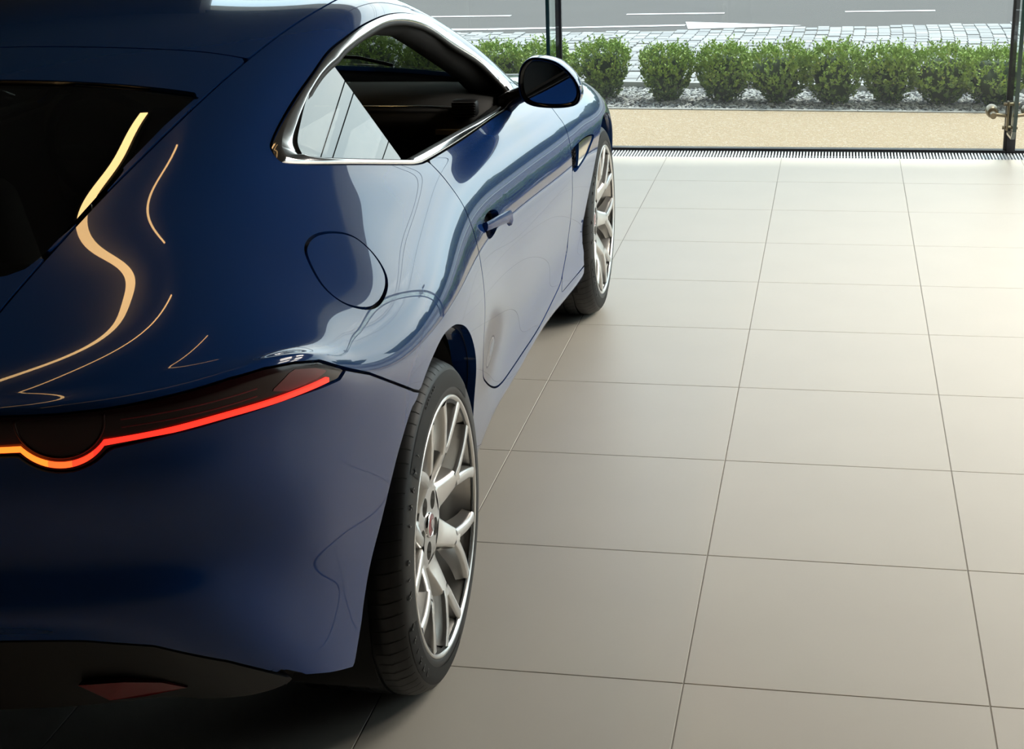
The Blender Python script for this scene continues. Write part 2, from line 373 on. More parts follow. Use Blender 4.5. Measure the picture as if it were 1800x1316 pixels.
# shrubs ----------------------------------------------------------
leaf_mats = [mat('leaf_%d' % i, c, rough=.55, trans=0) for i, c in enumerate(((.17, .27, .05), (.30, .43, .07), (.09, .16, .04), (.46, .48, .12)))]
def shrub(x, y, h, w, seed, label):
    rnd = random.Random(seed); w *= .95; root = empty('boxwood_shrub', (x, y, -.01)); tag(root, label, 'shrub', 'row of clipped boxwood shrubs')
    V = []; Fc = []; mi = []
    def leaf(p, d, size, i):
        d = Vector(d).normalized(); u = d.cross(Vector((rnd.uniform(-1, 1), rnd.uniform(-1, 1), rnd.uniform(-1, 1)))).normalized(); n = d.cross(u)
        b = len(V); L_ = size; W_ = size * .30
        for q in (p, p + d * L_ * .5 + u * W_ + n * L_ * .06, p + d * L_, p + d * L_ * .5 - u * W_ + n * L_ * .06): V.append(tuple(q))
        Fc.append((b, b + 1, b + 2)); Fc.append((b, b + 2, b + 3)); mi.extend([i, i])
    lobes = [(rnd.uniform(0, 2 * PI), rnd.uniform(.25, 1.0), rnd.uniform(-.22, .26)) for _ in range(11)]
    def radius(az, t):       # crown outline: narrow foot, full shoulder, domed top
        base = float(np.interp(t, [0, .12, .35, .6, .8, .93, 1], [.26, .50, .80, 1.0, .93, .68, .25]))
        for a, tt, k in lobes: base *= 1 + k * math.exp(-((math.cos(az - a) - 1) ** 2) * 1.5 - ((t - tt) / .25) ** 2)
        return base * w / 2
    for k in range(700):
        az = rnd.uniform(0, 2 * PI); t = rnd.random() ** .7; r = radius(az, t) * rnd.uniform(.62, 1.0) ** .6
        tip = Vector((r * math.cos(az), r * math.sin(az), t * h))
        d = Vector((math.cos(az) * .7, math.sin(az) * .7, .35 + .9 * t)).normalized()
        ln = rnd.uniform(.02, .05) * (1.9 if (t > .55 and rnd.random() < .30) else 1)
        if t > .6: d = (d + Vector((0, 0, .6))).normalized()
        bright = t + rnd.uniform(-.25, .25) + (.15 if r > .8 * radius(az, t) else -.15)  # light put into leaf colour: paler high and outside, darker low and inside
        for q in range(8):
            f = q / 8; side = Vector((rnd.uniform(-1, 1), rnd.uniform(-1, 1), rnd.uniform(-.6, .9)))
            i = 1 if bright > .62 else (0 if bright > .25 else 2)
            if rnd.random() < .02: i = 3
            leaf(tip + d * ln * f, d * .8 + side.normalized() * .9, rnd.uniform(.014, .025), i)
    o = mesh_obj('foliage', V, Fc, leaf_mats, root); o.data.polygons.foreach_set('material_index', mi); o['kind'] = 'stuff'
    bm = bmesh.new()
    for k in range(7):
        az = 2 * PI * k / 7 + rnd.uniform(-.3, .3); rr = w * rnd.uniform(.18, .36)
        add_tube(bm, [(0, 0, 0), (rr * .4 * math.cos(az), rr * .4 * math.sin(az), h * .35), (rr * math.cos(az), rr * math.sin(az), h * .75)], [.006, .004, .002], 5)
    bm_obj('stems', bm, mat('twig', (.09, .06, .035), rough=.9), root)
    # dense inner core keeps the crown from being see-through
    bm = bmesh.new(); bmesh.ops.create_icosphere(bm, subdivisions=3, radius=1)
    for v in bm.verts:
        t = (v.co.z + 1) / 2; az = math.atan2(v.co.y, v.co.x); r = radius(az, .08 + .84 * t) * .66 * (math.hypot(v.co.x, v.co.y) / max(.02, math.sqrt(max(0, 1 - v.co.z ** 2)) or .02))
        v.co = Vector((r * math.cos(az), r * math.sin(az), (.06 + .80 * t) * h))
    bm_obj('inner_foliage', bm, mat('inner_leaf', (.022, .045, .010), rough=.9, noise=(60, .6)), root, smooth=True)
SHRUBS = [(-2.30, 7.62, .36, .40, 'boxwood shrub seen through the car side window'), (-1.86, 7.55, .32, .36, 'boxwood shrub mostly hidden behind the car roof pillar'),
 (-1.36, 7.46, .31, .37, 'boxwood shrub beside the car roof, left of the glass fin'), (-1.02, 7.42, .32, .38, 'boxwood shrub half hidden by the upright glass fin and the door mirror'),
 (-.60, 7.30, .345, .37, 'tall bright boxwood shrub just right of the door mirror'), (-.195, 7.22, .325, .355, 'second boxwood shrub right of the door mirror'),
 (.17, 7.195, .335, .365, 'pointed darker boxwood shrub, third right of the door mirror'), (.525, 7.14, .335, .375, 'fourth boxwood shrub right of the door mirror'),
 (.855, 7.12, .345, .375, 'full boxwood shrub in the middle of the right-hand row'), (1.19, 7.12, .325, .36, 'third boxwood shrub from the right-hand glass fin'),
 (1.505, 7.105, .325, .36, 'second boxwood shrub from the right-hand glass fin'), (1.80, 7.09, .31, .37, 'boxwood shrub with yellowed leaves beside the right-hand glass fin'),
 (2.13, 7.07, .32, .37, 'boxwood shrub at the right edge of the picture')]
for i, a in enumerate(SHRUBS): shrub(a[0], a[1], a[2], a[3], 40 + i, a[4])
# distant greenery across the road, mirrored in the car door
def tree_line():
    rnd = random.Random(9); V = []; Fc = []
    for k in range(70):
        x = -60 + k * 2.2 + rnd.uniform(-1, 1); y = 62 + rnd.uniform(-4, 8); r = rnd.uniform(1.4, 2.4); zc = r * rnd.uniform(.5, .8)
        bm = bmesh.new(); bmesh.ops.create_icosphere(bm, subdivisions=3, radius=1)
        b = len(V)
        for v in bm.verts:
            q = v.co * (1 + .16 * math.sin(7 * v.co.x + k) * math.cos(6 * v.co.y + 2 * k) + rnd.uniform(-.07, .07)); V.append((x + q.x * r, y + q.y * r, max(-.2, zc + q.z * r)))
        bm.verts.index_update()
        Fc += [tuple(b + v.index for v in f.verts) for f in bm.faces]; bm.free()
    o = mesh_obj('tree_line', V, Fc, mat('far_trees', (.050, .088, .028), rough=.95, noise=(1.5, .5, 8), bump=(2.2, 1.0, .6)), smooth=True)
    tag(o, 'belt of green trees beyond the road', 'trees', None, 'stuff')
tree_line()
# overhead wires across the road, mirrored in the rear haunch
def wires():
    for y, z, lab in ((12.6, 4.1, 'thin overhead wire above the near side of the road'), (12.9, 4.3, 'second thin overhead wire just beyond the first'), (15.5, 4.2, 'thin overhead wire above the far side of the road')):
        o = tube('overhead_wire', [(x, y + .02 * x, z + .0035 * x * x) for x in np.linspace(-18, 18, 25)], .007, mat('wire_black', (.02, .02, .02), rough=.6))
        tag(o, lab, 'wire', 'overhead wires along the road')
wires()
# ------------------------------------------------------------------ ceiling lamps and added fill panels
def linear_lamp(x, y0, y1, w, power, label):
    root = empty('ceiling_light', (x, (y0 + y1) / 2, HC)); tag(root, label, 'ceiling light', 'linear lamps on the showroom ceiling')
    h = (y1 - y0) / 2
    box('lamp_housing', (-w / 2 - .015, -h - .015, -.06), (w / 2 + .015, h + .015, 0), mat('lamp_housing', (.02, .02, .02), rough=.5), root)
    box('diffuser', (-w / 2, -h, -.068), (w / 2, h, -.060), mat('warm_diffuser', (.9, .8, .6), rough=.5, emit=(1.0, .60, .24), estr=power), root)
linear_lamp(-1.36, -2.0, 1.95, .045, 6, 'broad warm ceiling strip lamp left of the car, mirrored in the rear window')
linear_lamp(-1.02, -2.0, 1.80, .014, 7, 'narrow warm ceiling strip lamp above the car, mirrored in the tail')
linear_lamp(-.30, -2.0, 1.40, .010, 7, 'thin warm ceiling strip lamp over the right side of the car')
def add_fill_panel(x, y, power, label):  # unseen glowing panel, added to brighten the floor
    root = empty('fill_panel', (x, y, HC)); tag(root, label, 'ceiling light', 'unseen fill lights added on the ceiling')
    box('fill_frame', (-.56, -.56, -.05), (.56, .56, 0), mat('lamp_housing', (.02, .02, .02), rough=.5), root)
    box('fill_diffuser', (-.52, -.52, -.058), (.52, .52, -.050), mat('fill_diffuser', (.9, .9, .88), rough=.5, emit=(1.0, .94, .84), estr=power), root)
for x, y, lab in ((2.6, 3.6, 'added square fill light nearest the middle of the glass wall'), (4.2, 3.6, 'added square fill light second from the middle of the glass wall'), (5.8, 3.6, 'added square fill light near the right end of the glass wall'), (2.9, 2.0, 'left of two added square fill lights set back from the glass wall'), (4.5, 2.0, 'right of two added square fill lights set back from the glass wall')):
    add_fill_panel(x, y, 9.5, lab)
# ------------------------------------------------------------------ car body surface
# car frame: x forward from the rear axle, s to the right side, z up
def spline(t, y, tt):
    """natural cubic spline through y (n,k) at t, sampled at tt"""
    n = len(t); h = np.diff(t); y = np.asarray(y, float)
    A = np.zeros((n, n)); R = np.zeros_like(y)
    A[0, 0] = A[-1, -1] = 1
    for i in range(1, n - 1):
        A[i, i - 1] = h[i - 1]; A[i, i] = 2 * (h[i - 1] + h[i]); A[i, i + 1] = h[i]
        R[i] = 6 * ((y[i + 1] - y[i]) / h[i] - (y[i] - y[i - 1]) / h[i - 1])
    M = np.linalg.solve(A, R)
    i = np.clip(np.searchsorted(t, tt) - 1, 0, n - 2)
    a = (t[i + 1] - tt)[:, None]; b = (tt - t[i])[:, None]; hh = h[i][:, None]
    return (M[i] * a ** 3 + M[i + 1] * b ** 3) / (6 * hh) + (y[i] / hh - M[i] * hh / 6) * a + (y[i + 1] / hh - M[i + 1] * hh / 6) * b

# rows: 0 under edge,1 lower edge,2 low,3 mid low,4 mid,5 upper side,6 shoulder,7 shoulder top,8 valley,9 belt,10 cant rail,11 roof edge,12 mid roof,13 centre
ST = [
 # S0 rear centre
 [(-.76,0,.30),(-.865,0,.50),(-.908,0,.552),(-.893,0,.635),(-.925,0,.74),(-.925,0,.82),(-.93,0,.882),(-.912,0,.900),(-.89,0,.908),(-.87,0,.914),(-.86,0,.918),(-.852,0,.920),(-.845,0,.923),(-.84,0,.925)],
 # S1 s~.33
 [(-.745,.33,.31),(-.852,.33,.505),(-.888,.333,.552),(-.873,.33,.635),(-.905,.33,.74),(-.905,.33,.82),(-.908,.33,.882),(-.893,.325,.898),(-.862,.30,.911),(-.835,.26,.921),(-.818,.22,.927),(-.807,.18,.932),(-.796,.09,.938),(-.79,0,.941)],
 # S2 s~.58
 [(-.692,.55,.312),(-.798,.572,.490),(-.830,.583,.550),(-.816,.580,.632),(-.850,.585,.74),(-.852,.585,.82),(-.853,.585,.882),(-.834,.573,.900),(-.790,.53,.921),(-.752,.46,.932),(-.728,.39,.940),(-.712,.32,.946),(-.697,.16,.957),(-.69,0,.961)],
 # S3 s~.75
 [(-.625,.668,.288),(-.718,.737,.418),(-.744,.750,.545),(-.738,.743,.622),(-.764,.760,.73),(-.762,.755,.82),(-.757,.755,.885),(-.740,.737,.904),(-.685,.67,.934),(-.635,.585,.950),(-.605,.49,.963),(-.585,.40,.974),(-.562,.20,.994),(-.555,0,1.001)],
 # S4 corner end
 [(-.565,.828,.22),(-.577,.842,.326),(-.582,.845,.48),(-.594,.859,.59),(-.600,.869,.70),(-.595,.870,.81),(-.588,.871,.879),(-.574,.848,.902),(-.524,.755,.945),(-.475,.655,.976),(-.445,.55,.991),(-.425,.435,1.006),(-.40,.22,1.036),(-.39,0,1.046)],
 # S5
 [(-.396,.884,.17),(-.40,.893,.285),(-.395,.902,.43),(-.390,.915,.545),(-.385,.925,.645),(-.380,.930,.725),(-.378,.926,.790),(-.365,.888,.848),(-.32,.775,.935),(-.28,.670,.990),(-.255,.555,1.030),(-.24,.442,1.056),(-.22,.225,1.087),(-.21,0,1.098)],
 # S6 x~-.12
 [(-.15,.905,.18),(-.15,.922,.285),(-.15,.932,.42),(-.15,.945,.54),(-.15,.953,.635),(-.148,.953,.705),(-.145,.943,.772),(-.138,.890,.846),(-.115,.775,.940),(-.095,.675,1.010),(-.08,.572,1.070),(-.07,.455,1.098),(-.06,.235,1.127),(-.055,0,1.137)],
 # S7 x~.2
 [(.2,.87,.22),(.2,.915,.27),(.2,.928,.41),(.2,.942,.53),(.2,.950,.625),(.2,.948,.695),(.2,.934,.765),(.2,.880,.846),(.2,.770,.940),(.2,.690,1.015),(.2,.598,1.116),(.2,.480,1.168),(.2,.25,1.197),(.2,0,1.206)],
 # S8 x~.5
 [(.5,.80,.22),(.5,.895,.272),(.5,.905,.39),(.5,.921,.505),(.5,.928,.60),(.5,.925,.675),(.5,.905,.755),(.5,.862,.847),(.5,.785,.930),(.5,.735,.968),(.5,.600,1.168),(.5,.492,1.232),(.5,.255,1.263),(.5,0,1.271)],
 # S9 x~.85
 [(.85,.79,.22),(.85,.872,.268),(.85,.872,.36),(.85,.880,.46),(.85,.892,.56),(.85,.895,.65),(.85,.882,.745),(.85,.846,.845),(.85,.795,.908),(.85,.762,.932),(.85,.592,1.203),(.85,.500,1.265),(.85,.26,1.295),(.85,0,1.303)],
 # S10 x~1.2
 [(1.2,.78,.20),(1.2,.865,.255),(1.2,.860,.35),(1.2,.866,.45),(1.2,.884,.56),(1.2,.890,.65),(1.2,.880,.74),(1.2,.846,.835),(1.2,.796,.896),(1.2,.768,.916),(1.2,.582,1.198),(1.2,.492,1.268),(1.2,.26,1.297),(1.2,0,1.306)],
 # S11 x~1.6
 [(1.6,.78,.20),(1.6,.868,.262),(1.6,.862,.35),(1.6,.868,.45),(1.6,.888,.56),(1.6,.897,.64),(1.6,.890,.72),(1.6,.860,.812),(1.6,.806,.880),(1.6,.772,.897),(1.6,.614,1.104),(1.6,.534,1.180),(1.6,.29,1.228),(1.6,0,1.242)],
 # S12 x~1.95
 [(1.95,.79,.19),(1.95,.878,.245),(1.95,.872,.35),(1.95,.878,.45),(1.95,.898,.56),(1.95,.907,.64),(1.95,.902,.71),(1.95,.872,.800),(1.95,.818,.862),(1.95,.780,.878),(1.93,.714,.943),(1.92,.634,1.002),(1.93,.34,1.052),(1.95,0,1.068)],
 # S13 x~2.25
 [(2.25,.84,.19),(2.25,.890,.24),(2.25,.885,.35),(2.25,.892,.45),(2.25,.908,.56),(2.25,.914,.64),(2.25,.908,.71),(2.25,.878,.790),(2.25,.825,.843),(2.25,.77,.863),(2.22,.67,.876),(2.2,.56,.890),(2.2,.30,.925),(2.2,0,.940)],
 # S14 x~2.6
 [(2.6,.83,.20),(2.6,.895,.25),(2.6,.900,.36),(2.6,.912,.46),(2.6,.922,.57),(2.6,.922,.65),(2.6,.912,.715),(2.6,.875,.780),(2.6,.815,.825),(2.6,.75,.840),(2.58,.65,.853),(2.56,.53,.855),(2.55,.28,.872),(2.55,0,.880)],
 # S15 x~2.95
 [(2.95,.80,.20),(2.95,.870,.26),(2.95,.880,.37),(2.95,.890,.46),(2.95,.893,.56),(2.95,.888,.63),(2.95,.870,.69),(2.95,.825,.745),(2.95,.765,.778),(2.95,.69,.79),(2.93,.58,.797),(2.92,.46,.803),(2.91,.24,.815),(2.9,0,.82)],
 # S16 front corner
 [(3.22,.70,.19),(3.25,.76,.25),(3.25,.775,.36),(3.25,.775,.45),(3.25,.765,.53),(3.24,.75,.59),(3.225,.725,.635),(3.21,.68,.675),(3.20,.62,.70),(3.195,.55,.715),(3.19,.46,.725),(3.19,.36,.735),(3.185,.19,.745),(3.18,0,.75)],
 # S17 nose
 [(3.42,.38,.18),(3.46,.40,.25),(3.465,.40,.36),(3.46,.40,.44),(3.45,.395,.51),(3.435,.385,.56),(3.42,.37,.595),(3.40,.35,.62),(3.385,.32,.637),(3.375,.28,.65),(3.365,.23,.658),(3.36,.18,.664),(3.355,.09,.67),(3.35,0,.672)],
 # S18 nose centre
 [(3.47,0,.18),(3.515,0,.25),(3.52,0,.36),(3.515,0,.43),(3.50,0,.50),(3.485,0,.545),(3.47,0,.575),(3.455,0,.595),(3.445,0,.605),(3.437,0,.612),(3.43,0,.618),(3.425,0,.622),(3.418,0,.627),(3.41,0,.63)],
]
def body_grid(nu=420, nv=17):
    P = np.array(ST)                                   # stations, rows, 3
    ns, nr, _ = P.shape
    # common station parameter: mean chord over the outer rows
    ch = np.linalg.norm(np.diff(P[:, 1:10], axis=0), axis=2).mean(1) ** 0.75
    t = np.concatenate([[0], np.cumsum(ch)])
    tt = np.linspace(0, t[-1], nu)
    # mirror the rear and nose ends so that the surface meets the centre plane squarely
    def mir(a): b = a[::-1].copy(); b[..., 1] *= -1; return b
    Pe = np.concatenate([mir(P[1:4]), P, mir(P[-4:-1])]); te = np.concatenate([-t[1:4][::-1], t, 2 * t[-1] - t[-4:-1][::-1]])
    rows = np.stack([spline(te, Pe[:, r], tt) for r in range(nr)], 1)   # nu, rows, 3
    rows[0, :, 1] = 0; rows[-1, :, 1] = 0; rows[:, -1, 1] = 0
    out = np.zeros((nu, (nr - 1) * nv + 1, 3))
    vi = np.arange((nr - 1) * nv + 1) / nv
    for i in range(nu):
        q = rows[i]
        d = np.linalg.norm(np.diff(q, axis=0), axis=1); d = np.maximum(d, 1e-4) ** 0.6
        k = np.concatenate([[0], np.cumsum(d)])
        m3 = q[-4:-1][::-1].copy(); m3[:, 1] *= -1            # continue across the centre plane
        qe = np.concatenate([q, m3]); ke = np.concatenate([k, 2 * k[-1] - k[-4:-1][::-1]])
        j = np.minimum(vi.astype(int), nr - 2); tv = k[j] + (vi - j) * d[j]
        out[i] = spline(ke, qe, tv)
    out[..., 1] = np.maximum(out[..., 1], 0); out[:, -1, 1] = 0; out[0, :, 1] = 0; out[-1, :, 1] = 0
    return out, np.interp(tt, t, np.arange(ns)), vi
def grid_normals(G):
    du = np.zeros_like(G); dv = np.zeros_like(G)
    du[1:-1] = G[2:] - G[:-2]; du[0] = G[1] - G[0]; du[-1] = G[-1] - G[-2]
    dv[:, 1:-1] = G[:, 2:] - G[:, :-2]; dv[:, 0] = G[:, 1] - G[:, 0]; dv[:, -1] = G[:, -1] - G[:, -2]
    n = np.cross(du, dv); l = np.linalg.norm(n, axis=2, keepdims=True)
    n = n / np.maximum(l, 1e-9)
    return n
G, UI, VI = body_grid()
def fair(G, su, sv):
    """gaussian fairing of the grid, mirrored across the centre plane"""
    def blur(A, s, ax):
        r = int(3 * s); k = np.exp(-.5 * (np.arange(-r, r + 1) / s) ** 2); k /= k.sum()
        A = np.moveaxis(A, ax, 0); lo = A[1:r + 1][::-1].copy(); hi = A[-r - 1:-1][::-1].copy()
        if ax == 0: lo[..., 1] *= -1; hi[..., 1] *= -1              # tail and nose meet the centre plane
        else: lo = 2 * A[:1] - lo; hi[..., 1] *= -1                  # lower edge stays, roof is mirrored
        E = np.concatenate([lo, A, hi]); out = sum(k[i] * E[i:i + len(A)] for i in range(2 * r + 1))
        return np.moveaxis(out, 0, ax)
    return blur(blur(G, su, 0), sv, 1)
sm = lambda x, a, b: np.clip((x - a) / (b - a), 0, 1) ** 2 * (3 - 2 * np.clip((x - a) / (b - a), 0, 1))
Gs = fair(G, 9, 7)
wt = np.maximum(sm(VI, 6.35, 7.1)[None, :] * np.ones((len(UI), 1)), sm(UI, 4.2, 5.2)[:, None] * sm(VI, .8, 1.6)[None, :])
wt = wt * (1 - .75 * (sm(VI, 9.2, 9.9) * (1 - sm(VI, 11.2, 12)))[None, :] * sm(UI, 7.5, 9)[:, None]) * (1 - .6 * sm(UI, 12, 13))[:, None]
G = G + (Gs - G) * wt[..., None]
G[:, -1, 1] = 0; G[0, :, 1] = 0; G[-1, :, 1] = 0
GN = grid_normals(G)
# x forward, s right, z up is left-handed here: make the normals point outwards
if GN[len(UI) // 2, 40, 1] < 0: GN = -GN
NU, NV = G.shape[:2]
# outlines measured on the body: side view (x, z), plan view (x, s) or wrapped round the tail (station, z)
DLO_OUT = [(0.104, 1.085), (0.082, 1.074), (0.07, 1.062), (0.08, 1.054), (0.137, 1.04), (0.329, 1.001), (0.519, 0.962), (0.615, 0.944), (0.71, 0.937), (1.01, 0.924), (1.387, 0.912), (1.684, 0.902), (1.77, 0.911), (1.831, 0.929), (1.817, 0.975), (1.728, 1.035), (1.628, 1.101), (1.53, 1.152), (1.413, 1.185), (1.243, 1.209), (1.072, 1.221), (0.878, 1.221), (0.714, 1.21), (0.586, 1.195), (0.445, 1.166), (0.327, 1.141), (0.205, 1.112)]
DLO_IN = [(0.174, 1.077), (0.157, 1.065), (0.158, 1.051), (0.21, 1.035), (0.343, 1.006), (0.573, 0.958), (0.602, 0.956), (0.759, 0.949), (1.059, 0.935), (1.412, 0.916), (1.639, 0.906), (1.706, 0.908), (1.755, 0.927), (1.743, 0.972), (1.693, 1.024), (1.568, 1.085), (1.46, 1.139), (1.336, 1.172), (1.18, 1.196), (1.019, 1.207), (0.818, 1.202), (0.679, 1.191), (0.601, 1.179), (0.547, 1.173), (0.465, 1.159), (0.344, 1.13), (0.227, 1.095)]
QG_FRONT = [(0.605, 1.186), (0.607, 1.141), (0.607, 1.082), (0.6, 1.019), (0.568, 0.95)]
ARCH_REAR = [(-0.413, 0.34), (-0.382, 0.425), (-0.342, 0.496), (-0.304, 0.566), (-0.269, 0.616), (-0.218, 0.661), (-0.182, 0.672), (-0.129, 0.695), (-0.069, 0.712), (0.025, 0.724), (0.12, 0.716), (0.183, 0.7), (0.247, 0.673), (0.312, 0.623), (0.378, 0.552), (0.44, 0.475)]
ARCH_FRONT = [(2.12, 0.293), (2.235, 0.341), (2.286, 0.425), (2.303, 0.519), (2.34, 0.588), (2.415, 0.66), (2.548, 0.704), (2.675, 0.708)]
DOOR_CUT = [(0.676, 0.925), (0.656, 0.886), (0.647, 0.839), (0.629, 0.802), (0.605, 0.758), (0.571, 0.713), (0.544, 0.671), (0.521, 0.624), (0.49, 0.559), (0.53, 0.475), (0.636, 0.416), (0.788, 0.349), (0.904, 0.317), (1.031, 0.301), (1.23, 0.289), (1.506, 0.283), (1.799, 0.31), (1.877, 0.333), (1.967, 0.391), (1.984, 0.472), (1.949, 0.566), (1.917, 0.64), (1.947, 0.733), (1.968, 0.785), (1.958, 0.819), (1.964, 0.84)]
HATCH_CUT = [(-0.627, 0.403), (-0.543, 0.404), (-0.449, 0.403), (-0.357, 0.409), (-0.284, 0.412), (-0.126, 0.418), (0.041, 0.427), (0.201, 0.446), (0.406, 0.469), (0.535, 0.476), (0.652, 0.481), (0.774, 0.482), (0.939, 0.483)]
FUEL = [(-0.176, 0.755), (-0.11, 0.749), (-0.042, 0.763), (0.005, 0.788), (0.004, 0.822), (-0.028, 0.854), (-0.074, 0.872), (-0.139, 0.881), (-0.198, 0.88), (-0.243, 0.867), (-0.271, 0.846), (-0.268, 0.816), (-0.228, 0.782)]
LAMP_TOP = [(1.756, 0.88), (2.07, 0.878), (2.444, 0.879), (2.881, 0.884), (3.37, 0.889), (3.673, 0.888), (3.976, 0.879), (4.26, 0.863), (4.541, 0.833), (4.992, 0.79)]
LAMP_BOT = [(4.485, 0.819), (3.855, 0.83), (3.309, 0.831), (2.881, 0.828), (2.444, 0.821), (2.32, 0.81), (2.195, 0.795), (2.07, 0.79), (1.906, 0.799), (1.806, 0.81), (1.705, 0.819)]
STRIP = [(4.316, 0.83), (3.855, 0.833), (3.309, 0.836), (2.881, 0.833), (2.444, 0.831), (2.382, 0.82), (2.195, 0.807), (2.07, 0.8), (1.956, 0.809), (1.856, 0.824), (1.806, 0.829), (1.705, 0.828)]
BGAP = [(4.992, 0.79), (5.368, 0.745), (5.797, 0.694)]
DIFF = [(1.405, 0.485), (1.956, 0.482), (2.507, 0.467), (3.127, 0.412), (3.855, 0.324)]
REFL = [(1.806, 0.371), (2.32, 0.372), (2.881, 0.306), (2.008, 0.324)]
# ------------------------------------------------------------------ cutting the surface into panels
def catmull(pts, n=6, closed=True):
    P = np.array(pts, float); m = len(P); out = []
    for i in range(m if closed else m - 1):
        if closed: a, b, c, d = P[(i - 1) % m], P[i], P[(i + 1) % m], P[(i + 2) % m]
        else: a, b, c, d = P[max(i - 1, 0)], P[i], P[i + 1], P[min(i + 2, m - 1)]
        for k in range(n):
            t = k / n
            out.append(0.5 * (2 * b + (c - a) * t + (2 * a - 5 * b + 4 * c - d) * t * t + (3 * b - a - 3 * c + d) * t ** 3))
    if not closed: out.append(P[-1])
    return np.array(out)
def sdf(poly, X, Y):
    """signed distance, positive inside"""
    P = np.asarray(poly, float); d2 = np.full(X.shape, 1e9); ins = np.zeros(X.shape, bool)
    for i in range(len(P)):
        a, b = P[i], P[(i + 1) % len(P)]
        e = b - a; L = e @ e
        if L < 1e-14: continue
        wx, wy = X - a[0], Y - a[1]
        t = np.clip((wx * e[0] + wy * e[1]) / L, 0, 1)
        d2 = np.minimum(d2, (wx - t * e[0]) ** 2 + (wy - t * e[1]) ** 2)
        c = ((a[1] > Y) != (b[1] > Y))
        if e[1] != 0: ins ^= c & (X < e[0] * (Y - a[1]) / e[1] + a[0])
    d = np.sqrt(d2)
    return np.where(ins, d, -d)
GX, GS, GZ = G[..., 0], G[..., 1], G[..., 2]
VV = np.tile(VI, (NU, 1))
r5 = int(5 * 17)
ARC = np.concatenate([[0], np.cumsum(np.linalg.norm(np.diff(G[:, r5], axis=0), axis=1))])    # length round the tail
GL = np.tile(ARC[:, None], (1, NV))
def wrap(pts): return [(float(np.interp(u, UI, ARC)), z) for u, z in pts]
def only(f, lo, hi): return np.where((VV >= lo) & (VV <= hi), f, -1.0)

WB = 2.606; ZA = 0.337
def arch_poly(x0, r, tail, front):
    t = np.radians(np.arange(-4, 185, 4)); p = [(x0 + r * math.cos(a), ZA + r * math.sin(a)) for a in t]
    return p + tail + [(x0 - r - .1, .02), (x0 + r + .08, .02)] + front
F = {}
arch_rear = np.concatenate([catmull(ARCH_REAR[:-2] + [(.372, .545), (.388, .45), (.394, .36), (.405, .27)], 4, False), [(.42, .02), (-.47, .02), (-.46, .25)]])
F['arch_r'] = only(sdf(arch_rear, GX, GZ), -1, 7.2)
F['arch_f'] = only(sdf(arch_poly(WB, .374, [(WB - .385, .30), (WB - .40, .20)], [(WB + .40, .20), (WB + .385, .28)]), GX, GZ), -1, 7.2)
DLO_O = catmull(DLO_OUT, 5); DLO_I = catmull(DLO_IN, 5)
F['dlo_o'] = only(sdf(DLO_O, GX, GZ), 8.3, 10.9); F['dlo_i'] = only(sdf(DLO_I, GX, GZ), 8.3, 10.9)
qx = .597
F['quarter_glass'] = np.minimum(F['dlo_i'], qx - .004 - GX)
dc = catmull(DOOR_CUT, 4, False)
F['door'] = only(sdf(np.concatenate([dc, [(1.90, .99), (1.6, 1.1), (.80, 1.1), (.70, .99)]]), GX, GZ), -1, 9.6)
_h = np.polyfit([x for x, _ in HATCH_CUT], [s for _, s in HATCH_CUT], 3)
hc = [(x, float(np.polyval(_h, x))) for x in np.linspace(-.66, .388, 28)]
F['hatch'] = only(sdf([(-1.1, .33), (-.83, .36), (-.73, .405)] + hc + [(.385, .37), (.372, .24), (.366, .12), (.364, -.2), (-1.1, -.2)], GX, GS), 8.0, 13)
F['hatch'] = np.minimum(F['hatch'], GZ - .895)
gl = [(-.540, -.2), (-.540, .33), (-.528, .362), (-.50, .383), (-.44, .392), (-.36, .395), (-.128, .402), (.038, .412), (.172, .428), (.186, .42), (.184, .33), (.181, .17), (.180, -.2)]
F['rear_glass'] = only(sdf(gl, GX, GS), 9.5, 13)
F['roof'] = only(sdf([(.364, -.2), (.366, .12), (.372, .24), (.385, .37)] + [(x, float(np.polyval(_h, x))) for x in np.linspace(.388, .94, 14)] + [(1.2, .478), (1.345, .468), (1.385, .40), (1.41, .2), (1.415, -.2)], GX, GS), 10, 13)
F['windshield'] = only(sdf([(1.42, -.2), (1.415, .2), (1.39, .40), (1.37, .462), (1.6, .505), (1.8, .555), (1.95, .60), (2.06, .615), (2.14, .42), (2.20, .2), (2.21, -.2)], GX, GS), 10, 13)
F['hood'] = only(sdf([(2.215, -.2), (2.205, .2), (2.145, .42), (2.07, .62), (2.07, .68), (2.25, .70), (2.6, .69), (2.95, .63), (3.2, .50), (3.32, .3), (3.34, -.2)], GX, GS), 8.8, 13)
L0 = float(np.interp(2.074, UI, ARC))                        # centre of the round lens
def lens_line(r, zc, z0):
    h = math.sqrt(r * r - (zc - z0) ** 2); a0 = math.atan2(z0 - zc, h)
    return [(L0 + r * math.cos(a), zc + r * math.sin(a)) for a in np.linspace(a0, -PI - a0, 25)]
lamp = wrap([(0.0, .880), (.9, .880)] + LAMP_TOP + [(4.60, .826)] + LAMP_BOT[:4]) + lens_line(.084, .874, .8195) + wrap([(1.2, .819), (0.0, .819)])
F['lamp'] = only(sdf(lamp, GL, GZ), 3.5, 7)
bump = wrap([(0.0, .855), (4.0, .855), (4.45, .838), (4.55, .832)] + BGAP + [(6.4, .62), (6.4, .24), (4.72, .268), (4.3, .296), (3.9, .326), (3.6, .365)] + DIFF[::-1] + [(.9, .476), (0.0, .476)])
F['bumper'] = only(sdf(bump, GL, GZ), -1, 7)
F['diffuser'] = only(sdf(wrap([(0.0, .476), (.9, .476)] + DIFF + [(3.6, .365), (3.95, .325), (4.3, .1), (0, .1)]), GL, GZ), -1, 3)
